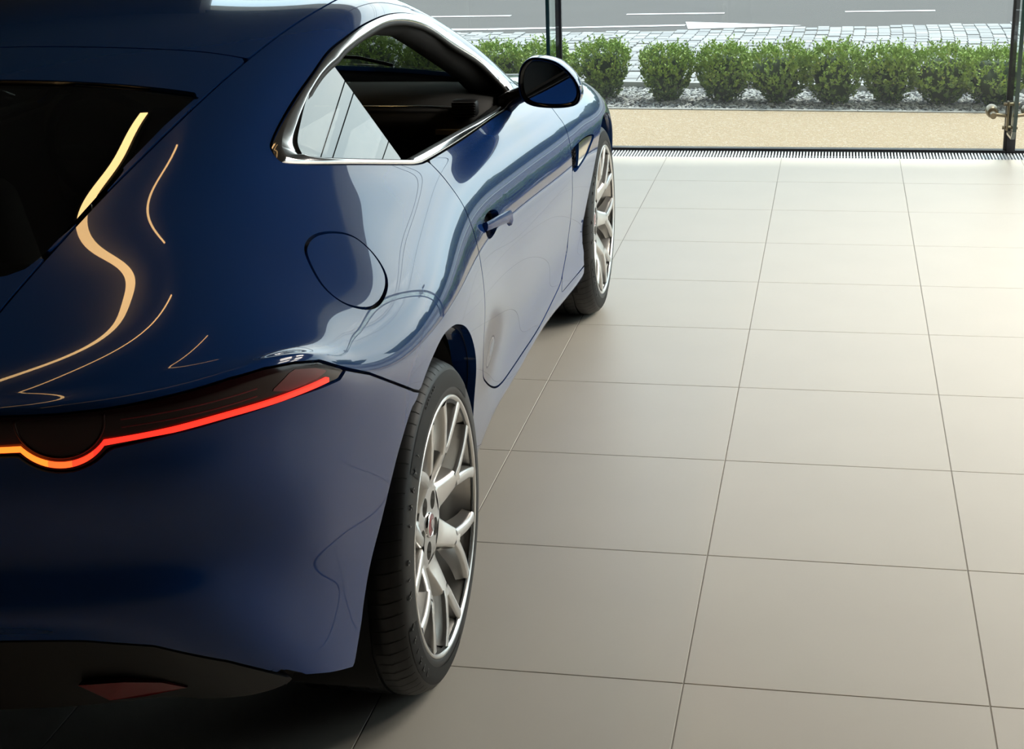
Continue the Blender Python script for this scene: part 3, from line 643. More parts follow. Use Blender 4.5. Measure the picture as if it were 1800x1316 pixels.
F['below'] = only(sdf(wrap([(6.4, .24), (4.72, .268), (4.3, .296), (3.9, .326), (3.5, .312), (3.0, .288), (2.6, .1), (6.4, .1)]), GL, GZ), -1, 4)
F['fuel'] = only(sdf(catmull(FUEL, 4), GX, GS), 6.5, 9)
fx = np.interp(GZ, [.1, .30, .332, .387, .471, .567, .642, .735, .787, .843, .9], [1.86, 1.86, 1.881, 1.982, 1.988, 1.945, 1.909, 1.936, 1.954, 1.948, 1.96])
F['fender'] = only(np.minimum(GX - fx, 3.02 - GX), 1.3, 9.6)
F['nose'] = GX - 3.02
vent = [(1.925, .700), (1.955, .712), (2.08, .712), (2.20, .708), (2.33, .690), (2.26, .672), (2.18, .655), (2.06, .645), (1.965, .645), (1.93, .665)]
F['vent'] = only(sdf(catmull(vent, 3), GX, GZ), 4, 7)
pocket = [(.742, .752), (.757, .772), (.80, .780), (.865, .777), (.918, .765), (.928, .752), (.90, .740), (.84, .732), (.775, .734), (.748, .741)]
F['pocket'] = only(sdf(catmull(pocket, 3), GX, GZ), 4, 8)
GAP = .0027
def panel_field(*terms, g=GAP):
    f = terms[0]
    for t in terms[1:]: f = np.minimum(f, t)
    return f - g
BIG = np.ones_like(GX)

TRI = None
def base_tris():
    idx = np.arange(NU * NV).reshape(NU, NV)
    a, b, c, d = idx[:-1, :-1].ravel(), idx[1:, :-1].ravel(), idx[1:, 1:].ravel(), idx[:-1, 1:].ravel()
    return np.concatenate([np.stack([a, b, c], 1), np.stack([a, c, d], 1)])
TRI = base_tris()
# orient so that faces look outwards in (s, x, z)
_V = G.reshape(-1, 3)[:, [1, 0, 2]]; _N = GN.reshape(-1, 3)[:, [1, 0, 2]].copy()
_c = np.abs(_V[:, 0]) < 1e-4; _N[_c, 0] = 0; _N /= np.maximum(np.linalg.norm(_N, axis=1, keepdims=True), 1e-9)   # level across the centre line
_t = TRI[(NU * NV) // 2]
if np.dot(np.cross(_V[_t[1]] - _V[_t[0]], _V[_t[2]] - _V[_t[0]]), _N[_t[0]]) < 0: TRI = TRI[:, ::-1]
def clip(f):
    """keep where f > 0, cutting triangles along f = 0"""
    f = f.ravel(); f = np.where(np.abs(f) < 1e-7, 1e-7, f)
    pos = f > 0; cnt = pos[TRI].sum(1)
    full = TRI[cnt == 3]; out = [full]; newv = []; base = len(f); ed = {}
    def cut(a, b):
        k = (a, b) if a < b else (b, a)
        if k not in ed:
            ed[k] = base + len(newv); newv.append((k[0], k[1], f[k[0]] / (f[k[0]] - f[k[1]])))
        return ed[k]
    part = []
    for t in TRI[(cnt == 1) | (cnt == 2)].tolist():
        q = []
        for i in range(3):
            a, b = t[i], t[(i + 1) % 3]
            if pos[a]: q.append(a)
            if pos[a] != pos[b]: q.append(cut(a, b))
        for i in range(1, len(q) - 1): part.append((q[0], q[i], q[i + 1]))
    T = np.concatenate([full, np.array(part, int).reshape(-1, 3)])
    V, N = _V, _N
    if newv:
        e = np.array([(a, b) for a, b, _ in newv]); w = np.array([x for *_, x in newv])[:, None]
        V = np.concatenate([_V, _V[e[:, 0]] * (1 - w) + _V[e[:, 1]] * w]); Nn = _N[e[:, 0]] * (1 - w) + _N[e[:, 1]] * w
        N = np.concatenate([_N, Nn / np.linalg.norm(Nn, axis=1, keepdims=True)])
    used = np.unique(T); m = np.full(len(V), -1); m[used] = np.arange(len(used))
    return V[used], N[used], m[T]
def rim_of(V, N, T, depth):
    e = np.concatenate([T[:, [0, 1]], T[:, [1, 2]], T[:, [2, 0]]])
    key = np.sort(e, 1); _, inv, cnt = np.unique(key, axis=0, return_inverse=True, return_counts=True)
    b = e[cnt[inv.ravel()] == 1]
    b = b[~((np.abs(V[b[:, 0], 0]) < 1e-5) & (np.abs(V[b[:, 1], 0]) < 1e-5))]
    if len(b) == 0: return V, N, T
    u = np.unique(b); m = np.full(len(V), -1); m[u] = np.arange(len(u)); n0 = len(V)
    top, bot = V[u], V[u] - N[u] * depth
    fn = np.zeros((len(u), 3))
    for i, j in ((0, 1), (1, 0)):
        d = V[b[:, 1]] - V[b[:, 0]]; c = np.cross(d, N[b[:, 0]]); c /= np.maximum(np.linalg.norm(c, axis=1, keepdims=True), 1e-9)
        np.add.at(fn, m[b[:, i]], c)
    fn /= np.maximum(np.linalg.norm(fn, axis=1, keepdims=True), 1e-9)
    # a narrow rounded edge, then the return
    mid = top + fn * 0.0 ; k = len(u)
    V2 = np.concatenate([V, top, bot]); N2 = np.concatenate([N, fn, fn])
    q0, q1 = m[b[:, 0]] + n0, m[b[:, 1]] + n0
    T2 = np.concatenate([T, np.stack([q0, q0 + k, q1 + k], 1), np.stack([q0, q1 + k, q1], 1)])
    return V2, N2, T2
def panel(name, f, m, parent, depth=.014, push=0.0, sides=(1, -1), label=None):
    V, N, T = clip(f)
    V = V + N * push
    if depth: V, N, T = rim_of(V, N, T, depth)
    obs = []
    for sg in sides:
        if sg > 0: o = mesh_obj(name, V, T, m, parent, normals=N)
        else: o = mesh_obj(name, V * [-1, 1, 1], T[:, ::-1], m, parent, normals=N * [-1, 1, 1])
        if label: o['label'] = label
        obs.append(o)
    return obs
def whole_panel(name, f, m, parent, depth=.014, push=0.0, label=None):
    """a panel that crosses the centre line: both halves in one mesh"""
    V, N, T = clip(f); V = V + N * push
    if depth: V, N, T = rim_of(V, N, T, depth)
    n = len(V)
    V2 = np.concatenate([V, V * [-1, 1, 1]]); N2 = np.concatenate([N, N * [-1, 1, 1]]); T2 = np.concatenate([T, T[:, ::-1] + n])
    o = mesh_obj(name, V2, T2, m, parent, normals=N2)
    if label: o['label'] = label
    return o
def surf(x=None, z=None, s=None, lo=0, hi=13):
    """point and normal on the right-hand body nearest to the given (x, z) or (x, s)"""
    d = (GX - x) ** 2
    d = d + ((GZ - z) ** 2 if z is not None else 0) + ((GS - s) ** 2 if s is not None else 0)
    d = np.where((VV >= lo) & (VV <= hi), d, 9)
    i, j = np.unravel_index(d.argmin(), d.shape)
    return Vector((GS[i, j], GX[i, j], GZ[i, j])), Vector((GN[i, j, 1], GN[i, j, 0], GN[i, j, 2]))
def on_tail(l, z):
    """point and normal on the tail at length l round the body and height z"""
    i = int(np.clip(np.searchsorted(ARC, l) - 1, 0, NU - 2)); w = (l - ARC[i]) / (ARC[i + 1] - ARC[i])
    P = G[i] * (1 - w) + G[i + 1] * w; N = GN[i] * (1 - w) + GN[i + 1] * w
    a, b = int(3.5 * 17), int(6.9 * 17); k = a + int(np.clip(np.searchsorted(P[a:b, 2], z) - 1, 0, b - a - 2)); t = (z - P[k, 2]) / max(1e-6, P[k + 1, 2] - P[k, 2])
    n = N[k] * (1 - t) + N[k + 1] * t
    return P[k] * (1 - t) + P[k + 1] * t, n / np.linalg.norm(n)
def surf_xz(x, z, lo=0, hi=13):
    """like surf(), with the lateral position corrected in the tangent plane"""
    p, n = surf(x=x, z=z, lo=lo, hi=hi)
    if abs(n.x) > .15: p = Vector((p.x - (n.y * (x - p.y) + n.z * (z - p.z)) / n.x, x, z))
    return p, n
# ------------------------------------------------------------------ car
def coat_ior(m, v): m.node_tree.nodes['Principled BSDF'].inputs['Coat IOR'].default_value = v; return m
paint = mat('blue_paint', (.010, .048, .20), rough=.15, metal=.0, coat=1.0, ior=1.45, spec=.05)
black_plastic = mat('black_plastic', (.012, .012, .013), rough=.5)
satin_black = mat('satin_black', (.008, .008, .009), rough=.25)
trim_dark = mat('interior_charcoal', (.055, .053, .050), rough=.75, bump=(400, .2, .001))
trim_black = mat('interior_black', (.004, .004, .004), rough=.9)
coat_ior(paint, 1.39)
chrome = mat('satin_chrome', (.82, .82, .83), rough=.12, metal=1.0)
rubber = mat('seal_rubber', (.006, .006, .006), rough=.6)
alloy = mat('silver_alloy', (.72, .71, .69), rough=.28, metal=.85, coat=.4)
steel = mat('brake_steel', (.30, .29, .28), rough=.35, metal=1.0)
lamp_red = mat('lamp_red', (.018, .003, .004), rough=.10, spec=.35)
strip_red = mat('lamp_strip', (.9, .05, .02), rough=.3, emit=(1.0, .022, .012), estr=1.3)
quarter_mat = glass_mat('quarter_glass', (.10, .13, .13), gain=1.6)
rear_mat = glass_mat('rear_glass', (.10, .11, .10), gain=1.5)
wind_mat = glass_mat('windshield_glass', (.80, .86, .82), gain=.8)

car = empty('car', (-.818, -.038, 0), math.radians(.35))
tag(car, 'dark blue sports coupe with silver wheels parked on the tiled floor', 'car')
NOT = lambda *k: [-F[n] for n in k]
# painted panels
for sg in (1, -1):            # the fuel flap is on the right side only
    panel('quarter_panel', panel_field(BIG, *NOT('arch_r', 'arch_f', 'dlo_o', 'door', 'hatch', 'roof', 'windshield', 'hood', 'lamp', 'bumper', 'diffuser', 'below', 'fender', 'nose', *(['fuel'] if sg > 0 else []))), paint, car, depth=.02, sides=(sg,))
panel('door', panel_field(F['door'], *NOT('dlo_o', 'pocket')), paint, car, depth=.02)
panel('front_fender', panel_field(F['fender'], *NOT('arch_f', 'hood', 'vent', 'dlo_o', 'windshield', 'door')), paint, car, depth=.02)
whole_panel('rear_bumper', panel_field(F['bumper'], *NOT('lamp', 'arch_r', 'diffuser', 'below')), paint, car, depth=.02)
whole_panel('front_bumper', panel_field(F['nose'], *NOT('hood')), paint, car)
whole_panel('hood', panel_field(F['hood'], *NOT('windshield')), paint, car)
whole_panel('roof', panel_field(F['roof'], *NOT('windshield')), paint, car)
hatch = whole_panel('hatch', panel_field(F['hatch'], *NOT('rear_glass')), paint, car)
whole_panel('rear_window', panel_field(F['rear_glass'], g=.003), rear_mat, car, depth=0, push=-.006, label='dark tinted sloping rear window')
whole_panel('windshield', panel_field(F['windshield'], g=.003), wind_mat, car, depth=0, push=-.004)
whole_panel('diffuser', panel_field(F['diffuser'], *NOT('bumper', 'below')), black_plastic, car, label='black lower rear diffuser')
panel('fuel_flap', panel_field(F['fuel']), paint, car, depth=.012, sides=(1,), label='round fuel filler flap')
# window surround
SEAL = [surf_xz(x, z, 8.2, 11) for x, z in catmull(DLO_IN, 4)]
def window_trim():
    A = catmull(DLO_OUT, 8); n = len(A); B = catmull(DLO_IN, 16); dn = np.linalg.norm(A[:, None] - B[None], axis=2)
    idx = []; m = len(B); k = int(dn[0].argmin())
    for i in range(n):                                  # walk round both outlines together
        w = np.arange(k, k + m // 8) % m; k2 = int(dn[i][w].argmin()); k = (k + k2) % m; idx.append(k)
    na = 9; nd = Vector((.80, -.04, .60)).normalized()
    cs = []
    for i in range(n):
        a, b = A[i], B[idx[i]]; mid = surf_xz(*((a + b) / 2), 8.2, 11)[0]; ring = []
        for q in range(na):
            t = q / (na - 1); x, z = a + (b - a) * t; p, nn = surf_xz(x, z, 8.2, 11)
            h = .0035 - ((p - mid).dot(nd)) / max(.4, nn.dot(nd)) + .0016 * math.sqrt(max(0, 1 - (2 * t - 1) ** 2)) - (.012 if q in (0, na - 1) else 0)
            ring.append(p + nn * h)
        cs.append(ring)
    for sg in (1, -1):
        bm = bmesh.new(); rings = [[bm.verts.new((sg * c.x, c.y, c.z)) for c in r] for r in cs]
        for i in range(n):
            R0, R1 = rings[i], rings[(i + 1) % n]
            for q in range(na - 1): bm.faces.new((R0[q], R0[q + 1], R1[q + 1], R1[q]))
        bmesh.ops.recalc_face_normals(bm, faces=bm.faces)
        bm_obj('window_trim', bm, chrome, car, smooth=True)['label'] = 'polished metal window surround'
window_trim()
for sg in (1, -1): tube('window_seal', [(sg * (p.x - n.x * .006), p.y - n.y * .006, p.z - n.z * .006) for p, n in SEAL], .0075, rubber, car, 8, True)
def quarter_windows():
    V, N, T = clip(panel_field(F['quarter_glass'], g=-.004))
    n = np.array((.824, -.0165, .566)); n /= np.linalg.norm(n)
    V = V.copy(); V[:, 0] = 1.382 + .020 * V[:, 1] - .687 * V[:, 2] - .009       # a flat pane
    for sg in (1, -1):
        o = mesh_obj('quarter_window', V * [sg, 1, 1], T if sg > 0 else T[:, ::-1], quarter_mat, car, normals=np.tile(n * [sg, 1, 1], (len(V), 1)))
        o['label'] = 'small rear quarter window reflecting the sky'
quarter_windows()
panel('quarter_window_border', panel_field(F['quarter_glass'], np.maximum.reduce([.018 - F['dlo_i'], GX - (qx - .045)]), g=.001), satin_black, car, depth=0, push=-.020)
panel('window_pillar', panel_field(F['dlo_i'], GX - (qx - .004), (qx + .002) - GX, g=0), rubber, car, depth=.02, push=-.001)
# dark shell just under the panels, so that gaps read dark
panel('body_shell', panel_field(BIG, *NOT('arch_r', 'arch_f', 'windshield', 'vent', 'pocket', 'below'), -(F['dlo_i'] + .012), -(F['rear_glass']), g=-.002), trim_black, car, depth=0, push=-.018)

# tail lamps
def tail_lamp():
    for sg in (1, -1):
        lens = panel('tail_lamp', panel_field(F['lamp'], g=.001), lamp_red, car, depth=.015, push=-.004, sides=(sg,), label='slim dark red tail lamp')[0]
        # lit strip following the lower edge
        pts = np.concatenate([catmull(wrap(STRIP[:4]), 12, False), lens_line(.074, .874, .829), wrap([(1.5, .829), (1.2, .829), (.9, .829), (.5, .829)])])
        rings = []
        for k, (l, z) in enumerate(pts):
            rings.append(on_tail(l, z))
        bm = bmesh.new(); prev = None
        for k, (p, n) in enumerate(rings):
            c = p + n * .001; h = .0036
            q = [bm.verts.new((sg * (c[1] + n[1] * a), c[0] + n[0] * a, c[2] + b)) for a, b in ((-.006, -h), (.0015, -h), (.0015, h), (-.006, h))]
            if prev:
                for i in range(4): bm.faces.new((prev[i], prev[(i + 1) % 4], q[(i + 1) % 4], q[i])).material_index = max(0, min(3, (k - 36) // 6))
            prev = q
        bmesh.ops.recalc_face_normals(bm, faces=bm.faces)
        o = bm_obj('light_strip', bm, [strip_red] + [mat('lamp_strip_%d' % i, (.9, .1, .02), rough=.3, emit=(1.0, g_, .012), estr=e_) for i, (g_, e_) in enumerate(((.035, 1.5), (.07, 1.9), (.12, 2.2)))], lens); o['label'] = 'glowing red light strip'
        # round lens ring and inner segment
        row = np.abs(UI - 2.074).argmin(); col = np.abs(np.where((VI > 3.5) & (VI < 7), GZ[row], 9) - .842).argmin()
        p, n = Vector(G[row, col][[1, 0, 2]]), Vector(GN[row, col][[1, 0, 2]])
        t = n.cross(Vector((0, 0, 1))).normalized(); up = t.cross(n)
        bm = bmesh.new()
        cpts = [on_tail(L0 + .062 * math.cos(a), .866 + .056 * math.sin(a)) for a in np.linspace(math.radians(8), math.radians(-188), 40)]
        add_tube(bm, [(sg * (c[1] + q[1] * -.004), c[0] + q[0] * -.004, c[2]) for c, q in cpts], .0024, 6)
        o = bm_obj('lens_ring', bm, lamp_red, lens, smooth=True)
    # inner red reflector blocks and fine rows of light dots seen through the lens
        blk = panel('lamp_reflector', panel_field(only(sdf(wrap([(3.72, .849), (3.95, .872), (4.20, .858), (4.36, .842), (4.20, .838), (3.90, .838)]), GL, GZ), 3.5, 7), g=.001), mat('lamp_inner_red', (.16, .010, .016), rough=.25), lens, depth=0, push=-.0030, sides=(sg,))
        for zr in (.848, .860):
            bm = bmesh.new()
            pts = [on_tail(l, zr + .004 * (l - L0)) for l in np.linspace(L0 + .085, float(np.interp(3.6, UI, ARC)), 30)]
            add_tube(bm, [(sg * (c[1] - q[1] * .004), c[0] - q[0] * .004, c[2]) for c, q in pts], .0013, 5)
            bm_obj('lamp_dot_row', bm, mat('lamp_inner_red', (.16, .010, .016), rough=.25), lens)
tail_lamp()
# rear fog reflector in the diffuser
def reflector():
    for sg in (1, -1):
        bm = bmesh.new(); fr = []; bk = []
        for x, s, z in ((-.756, .520, .378), (-.738, .590, .379), (-.706, .640, .364), (-.680, .670, .342), (-.702, .605, .333), (-.718, .552, .331)):
            fr.append(bm.verts.new((sg * s, x, z))); bk.append(bm.verts.new((sg * s, x + .05, z)))
        bm.faces.new(fr); bm.faces.new(bk[::-1])
        for i in range(6): bm.faces.new((fr[i], fr[(i + 1) % 6], bk[(i + 1) % 6], bk[i]))
        bmesh.ops.recalc_face_normals(bm, faces=bm.faces)
        bm_obj('fog_reflector', bm, mat('reflector_red', (.20, .008, .014), rough=.2, coat=.5), car)['label'] = 'red reflector in the diffuser'
reflector()

# wheel wells
def wheel_wells():
    for x0, r, so_, si in ((0, .392, .895, .60), (WB, .380, .860, .58)):
        for sg in (1, -1):
            bm = bmesh.new(); rings = []
            for s in (so_, so_ - .02, si):
                rings.append([bm.verts.new((sg * s, x0 + r * math.cos(a), max(.16, ZA + r * math.sin(a)))) for a in np.radians(np.arange(-30, 211, 6))])
            for A, B in zip(rings, rings[1:]):
                for i in range(len(A) - 1): bm.faces.new((A[i], A[i + 1], B[i + 1], B[i]))
            bm.faces.new(rings[-1])
            bm_obj('wheel_well', bm, trim_black, car, smooth=True)
            # painted return of the arch edge, from the crown forwards
            edge = [(x, z) for x, z in (arch_rear if x0 == 0 else np.array(arch_poly(WB, .374, [], []))) if x > x0 + .02 and z > .30]
            bm = bmesh.new(); prev = None
            for x, z in edge:
                p, n_ = surf_xz(x, z, 0, 7.2); cx_, cz_ = x - x0, z - ZA; k = 1 + .001 / math.hypot(cx_, cz_)
                q = [bm.verts.new((sg * s, x0 + cx_ * k, ZA + cz_ * k)) for s in (p.x - .004, p.x - .055)]
                if prev: bm.faces.new((prev[0], q[0], q[1], prev[1]))
                prev = q
            bm_obj('arch_return', bm, paint, car, smooth=True)
wheel_wells()

# wheels ----------------------------------------------------------
def tyre_material():
    m = bpy.data.materials.new('tyre_rubber'); m.use_nodes = True; nt = m.node_tree; b = nt.nodes['Principled BSDF']
    b.inputs['Base Color'].default_value = (.008, .008, .0085, 1); b.inputs['Roughness'].default_value = .45; b.inputs['Specular IOR Level'].default_value = .35
    return m
tyre_mat = tyre_material()
def lathe(bm, prof, n=96):
    """profile of (s, r) swept round the wheel axis (local X)"""
    rings = []
    for s, r in prof: rings.append([bm.verts.new((s, r * math.cos(2 * PI * k / n), r * math.sin(2 * PI * k / n))) for k in range(n)])
    for A, B in zip(rings, rings[1:]):
        for k in range(n): bm.faces.new((A[k], B[k], B[(k + 1) % n], A[(k + 1) % n]))
    return rings
def face_s(r): return float(np.interp(r, [0, .050, .085, .12, .155, .21, .26], [-.040, -.039, -.037, -.022, -.009, -.003, -.001]))
def beam(bm, path, widths, depth, top=.62, base=1.25):
    """spoke along path [(y, z)], top surface from face_s, sides flaring towards the back"""
    prev = None; P = [Vector(p) for p in path]
    for i, p in enumerate(P):
        t = (P[min(i + 1, len(P) - 1)] - P[max(i - 1, 0)]).normalized(); nrm = Vector((-t.y, t.x)); r = p.length
        w = widths[i] / 2; s = face_s(r); dp = depth[i]
        q = [(-base * w, s - dp), (-w * .98, s - .010), (-w * .80, s - .0025), (-w * top, s - .0005), (0, s + .0004), (w * top, s - .0005), (w * .80, s - .0025), (w * .98, s - .010), (base * w, s - dp)]
        ring = [bm.verts.new((sv, p.x + nrm.x * o, p.y + nrm.y * o)) for o, sv in q]
        if prev:
            for k in range(len(q) - 1): bm.faces.new((prev[k], ring[k], ring[k + 1], prev[k + 1]))
            bm.faces.new((prev[-1], ring[-1], ring[0], prev[0]))
        prev = ring
SIDEWALL = [(.268, .0005), (.276, .0004), (.289, -.0008), (.299, -.0022), (.3085, -.0045), (.3175, -.0090), (.3250, -.0160)]
def wall_s(r): return float(np.interp(r, [a for a, _ in SIDEWALL], [b for _, b in SIDEWALL]))
def make_wheel(width, spin, lug0):
    w = empty('wheel', parent=car)
    hw = width
    # tyre, s = 0 at the rim lip, negative inwards
    prof = [(-.006, .247), (-.004, .262), (-.001, .2655)] + [(s, r) for r, s in SIDEWALL] + [(-.028, .3308), (-.036, .3335)]
    x = -.030
    tread_end = -hw + .02
    lands = [(-.042, -.070), (-.077, -.112), (-.121, -.157), (-.166, -.200), (-.209, -hw + .028)]
    for a, b in lands:
        b = max(b, -hw + .026)
        if a <= b: continue
        prof += [(a, .3366), ((a + b) / 2, .3370), (b, .3366), (b - .0005, .3295), (b - .0085, .3295)]
    prof += [(-hw + .016, .3300), (-hw + .004, .318), (-hw - .004, .295), (-hw, .262)]
    bm = bmesh.new(); lathe(bm, prof, 120)
    # sipes: thin cuts across the outer shoulder
    bmesh.ops.recalc_face_normals(bm, faces=bm.faces)
    ty = bm_obj('tyre', bm, tyre_mat, w, angle=35); ty['label'] = 'low profile black tyre'
    bm = bmesh.new()
    for k in range(72):
        a0 = 2 * PI * k / 72
        prev = None
        for i, s in enumerate((-.010, -.017, -.028, -.042, -.055, -.068)):
            a = a0 + [.0, .004, .012, .018, .02, .02][i]; r = float(np.interp(-s, [.010, .016, .028, .036, .042, .067], [.3187, .3250, .3308, .3335, .3368, .3371])) + .0005
            da = .0032
            q = [bm.verts.new((s, r * math.cos(a + d), r * math.sin(a + d))) for d in (-da, da)]
            if prev: bm.faces.new((prev[0], prev[1], q[1], q[0]))
            prev = q
        for a, b, ph in ((-.079, -.111, .01), (-.123, -.156, .03), (-.168, -.199, .02)):
            prev = None
            for i in range(4):
                s = a + (b - a) * i / 3; an = a0 + ph + i * .012; r = .3372
                q = [bm.verts.new((s, r * math.cos(an + d), r * math.sin(an + d))) for d in (-.004, .004)]
                if prev: bm.faces.new((prev[0], prev[1], q[1], q[0]))
                prev = q
    o = bm_obj('tread_sipes', bm, trim_black, w, smooth=True); o['kind'] = 'stuff'
    # smooth darker sidewall bands
    for c0, span in ((math.radians(92), math.radians(92)), (math.radians(-122), math.radians(88))):
        bm = bmesh.new(); prev = None
        for a in np.linspace(c0 - span / 2, c0 + span / 2, 30):
            q = [bm.verts.new((wall_s(r) + .0009, r * math.cos(a), r * math.sin(a))) for r in (.279, .289, .299, .3085, .3135)]
            if prev:
                for k in range(4): bm.faces.new((prev[k], q[k], q[k + 1], prev[k + 1]))
            prev = q
        bmesh.ops.recalc_face_normals(bm, faces=bm.faces)
        bm_obj('sidewall_band', bm, mat('sidewall_black', (.006, .006, .006), rough=.7), w, smooth=True)
    # rim barrel and lip
    bm = bmesh.new()
    lathe(bm, [(-.012, .2655), (-.001, .2635), (.0005, .261), (0, .2575), (-.005, .2545), (-.012, .251), (-.022, .247), (-.06, .238), (-.13, .230), (-.20, .236), (-hw + .01, .252)], 120)
    bmesh.ops.recalc_face_normals(bm, faces=bm.faces)
    for f in bm.faces: f.normal_flip()
    rim = bm_obj('rim', bm, alloy, w, smooth=True); rim['label'] = 'silver alloy rim with seven split spokes'
    for k in range(7):
        a = math.radians(spin + 360 / 7 * k)
        bm = bmesh.new()
        d = Vector((math.cos(a), math.sin(a)))
        rs = [.076, .088, .102, .12, .14, .158]
        beam(bm, [d * r for r in rs], [.076, .070, .062, .054, .047, .044], [.036, .04, .042, .045, .045, .045])
        for sg in (-1, 1):
            pts = []; ws = []
            for t in np.linspace(0, 1, 7):
                r = .146 + (.252 - .146) * t; an = a + sg * math.radians(2.4 + 11.8 * t ** .85)
                pts.append((r * math.cos(an), r * math.sin(an))); ws.append(.0265 - .002 * t + (.006 * max(0, t - .8) / .2))
            beam(bm, pts, ws, [.045, .045, .042, .038, .034, .03, .026])
        bmesh.ops.recalc_face_normals(bm, faces=bm.faces)
        bm_obj('spoke', bm, alloy, w, angle=40)
    # hub plate with five lug holes
    bm = bmesh.new()
    n = 72; ring = [bm.verts.new((face_s(.05), .086 * math.cos(2 * PI * k / n), .086 * math.sin(2 * PI * k / n))) for k in range(n)]
    es = [bm.edges.new((ring[k], ring[(k + 1) % n])) for k in range(n)]
    for j in range(5):
        a = math.radians(lug0 + 72 * j); cy_, cz_ = .054 * math.cos(a), .054 * math.sin(a)
        h = [bm.verts.new((face_s(.05), cy_ + .0190 * math.cos(2 * PI * k / 20), cz_ + .0190 * math.sin(2 * PI * k / 20))) for k in range(20)]
        es += [bm.edges.new((h[k], h[(k + 1) % 20])) for k in range(20)]
    bmesh.ops.triangle_fill(bm, use_beauty=True, use_dissolve=False, edges=es)
    ex = bmesh.ops.extrude_face_region(bm, geom=list(bm.faces))
    for v in [g for g in ex['geom'] if isinstance(g, bmesh.types.BMVert)]: v.co.x -= .035
    bmesh.ops.recalc_face_normals(bm, faces=bm.faces)
    bm_obj('hub', bm, alloy, w, angle=40)
    bm = bmesh.new(); lathe(bm, [(-.062, .001), (-.062, .086)], 40); bm_obj('hub_back', bm, mat('lug_dark', (.05, .048, .045), rough=.5, metal=.6), w)
    bm = bmesh.new(); lathe(bm, [(-.041, .0265), (-.036, .026), (-.0335, .024), (-.034, .0225), (-.036, .0222)], 48)
    bmesh.ops.recalc_face_normals(bm, faces=bm.faces)
    cap = bm_obj('centre_cap', bm, chrome, w, smooth=True); cap['label'] = 'small red round badge in the hub'
    bm = bmesh.new(); lathe(bm, [(-.0345, .0225), (-.0325, .013), (-.032, .0005)], 40); bmesh.ops.recalc_face_normals(bm, faces=bm.faces)
    bm_obj('badge_field', bm, mat('badge_red', (.30, .02, .03), rough=.25, coat=.6), w, smooth=True)
    bm = bmesh.new()
    em = [(.000, .019), (.008, .017), (.013, .009), (.012, .001), (.008, -.006), (.006, -.014), (.000, -.018), (-.006, -.014), (-.008, -.006), (-.012, .001), (-.013, .009), (-.008, .017)]
    fr = [bm.verts.new((-.0312, y * .66, z * .66)) for y, z in em]; bk = [bm.verts.new((-.034, y * .66, z * .66)) for y, z in em]
    bm.faces.new(fr); [bm.faces.new((fr[i], fr[(i + 1) % 12], bk[(i + 1) % 12], bk[i])) for i in range(12)]
    bmesh.ops.recalc_face_normals(bm, faces=bm.faces)
    bm_obj('badge_emblem', bm, chrome, w)
    # brake
    bm = bmesh.new(); lathe(bm, [(-.105, .06), (-.103, .075), (-.115, .085), (-.115, .172), (-.135, .172), (-.135, .06)], 72); bmesh.ops.recalc_face_normals(bm, faces=bm.faces)
    bm_obj('brake_disc', bm, steel, w, angle=30)
    return w
def lettering(tyre, text, r, start, step, size, flat=False):
    for i, ch in enumerate(text):
        if ch == ' ': continue
        cu = bpy.data.curves.new('letter', 'FONT'); cu.body = ch; cu.size = size; cu.align_x = 'CENTER'; cu.align_y = 'CENTER'; cu.extrude = .0006
        tmp = bpy.data.objects.new('letter', cu); C.objects.link(tmp)
        dg = bpy.context.evaluated_depsgraph_get(); me = bpy.data.meshes.new_from_object(tmp.evaluated_get(dg)); bpy.data.objects.remove(tmp)
        a = start - step * i                       # clockwise when seen from outside
        yd, zd = math.cos(a), math.sin(a)
        # letter up = radial, right = clockwise tangent (seen from +X with y to the right)
        up = Vector((0, yd, zd)); rt = Vector((0, zd, -yd)); n = Vector((1, 0, 0))
        s = wall_s(r) + .0012
        for v in me.vertices:
            p = v.co.copy(); v.co = Vector((s, r * yd, r * zd)) + rt * p.x + up * p.y + n * p.z
        me.materials.append(mat('tyre_letters', (.10, .10, .10), rough=.5) if flat else mat('tyre_letters_dark', (.003, .003, .003), rough=.3))
        o = bpy.data.objects.new('letter', me); C.objects.link(o); o.parent = tyre
def place_wheels():
    for nm, x0, s0, wd, spin, lug, lab in (('r', 0, .948, .275, 17, 45, 'rear wheel'), ('f', WB, .907, .245, 40, 20, 'front wheel')):
        for sg in (1, -1):
            w = make_wheel(wd, spin, lug)
            w.location = (sg * s0, x0, ZA)
            if sg < 0: w.rotation_euler = (0, 0, PI)
            w['label'] = 'silver seven-spoke ' + lab
            if sg > 0:
                ty = w
                lettering(ty, '275/35 R19 (96Y)' if nm == 'r' else '245/40 R19 (94Y)', .297, math.radians(226), math.radians(6.4), .024)
                lettering(ty, 'OUTSIDE', .309, math.radians(110), math.radians(2.2), .0085, True)
place_wheels()
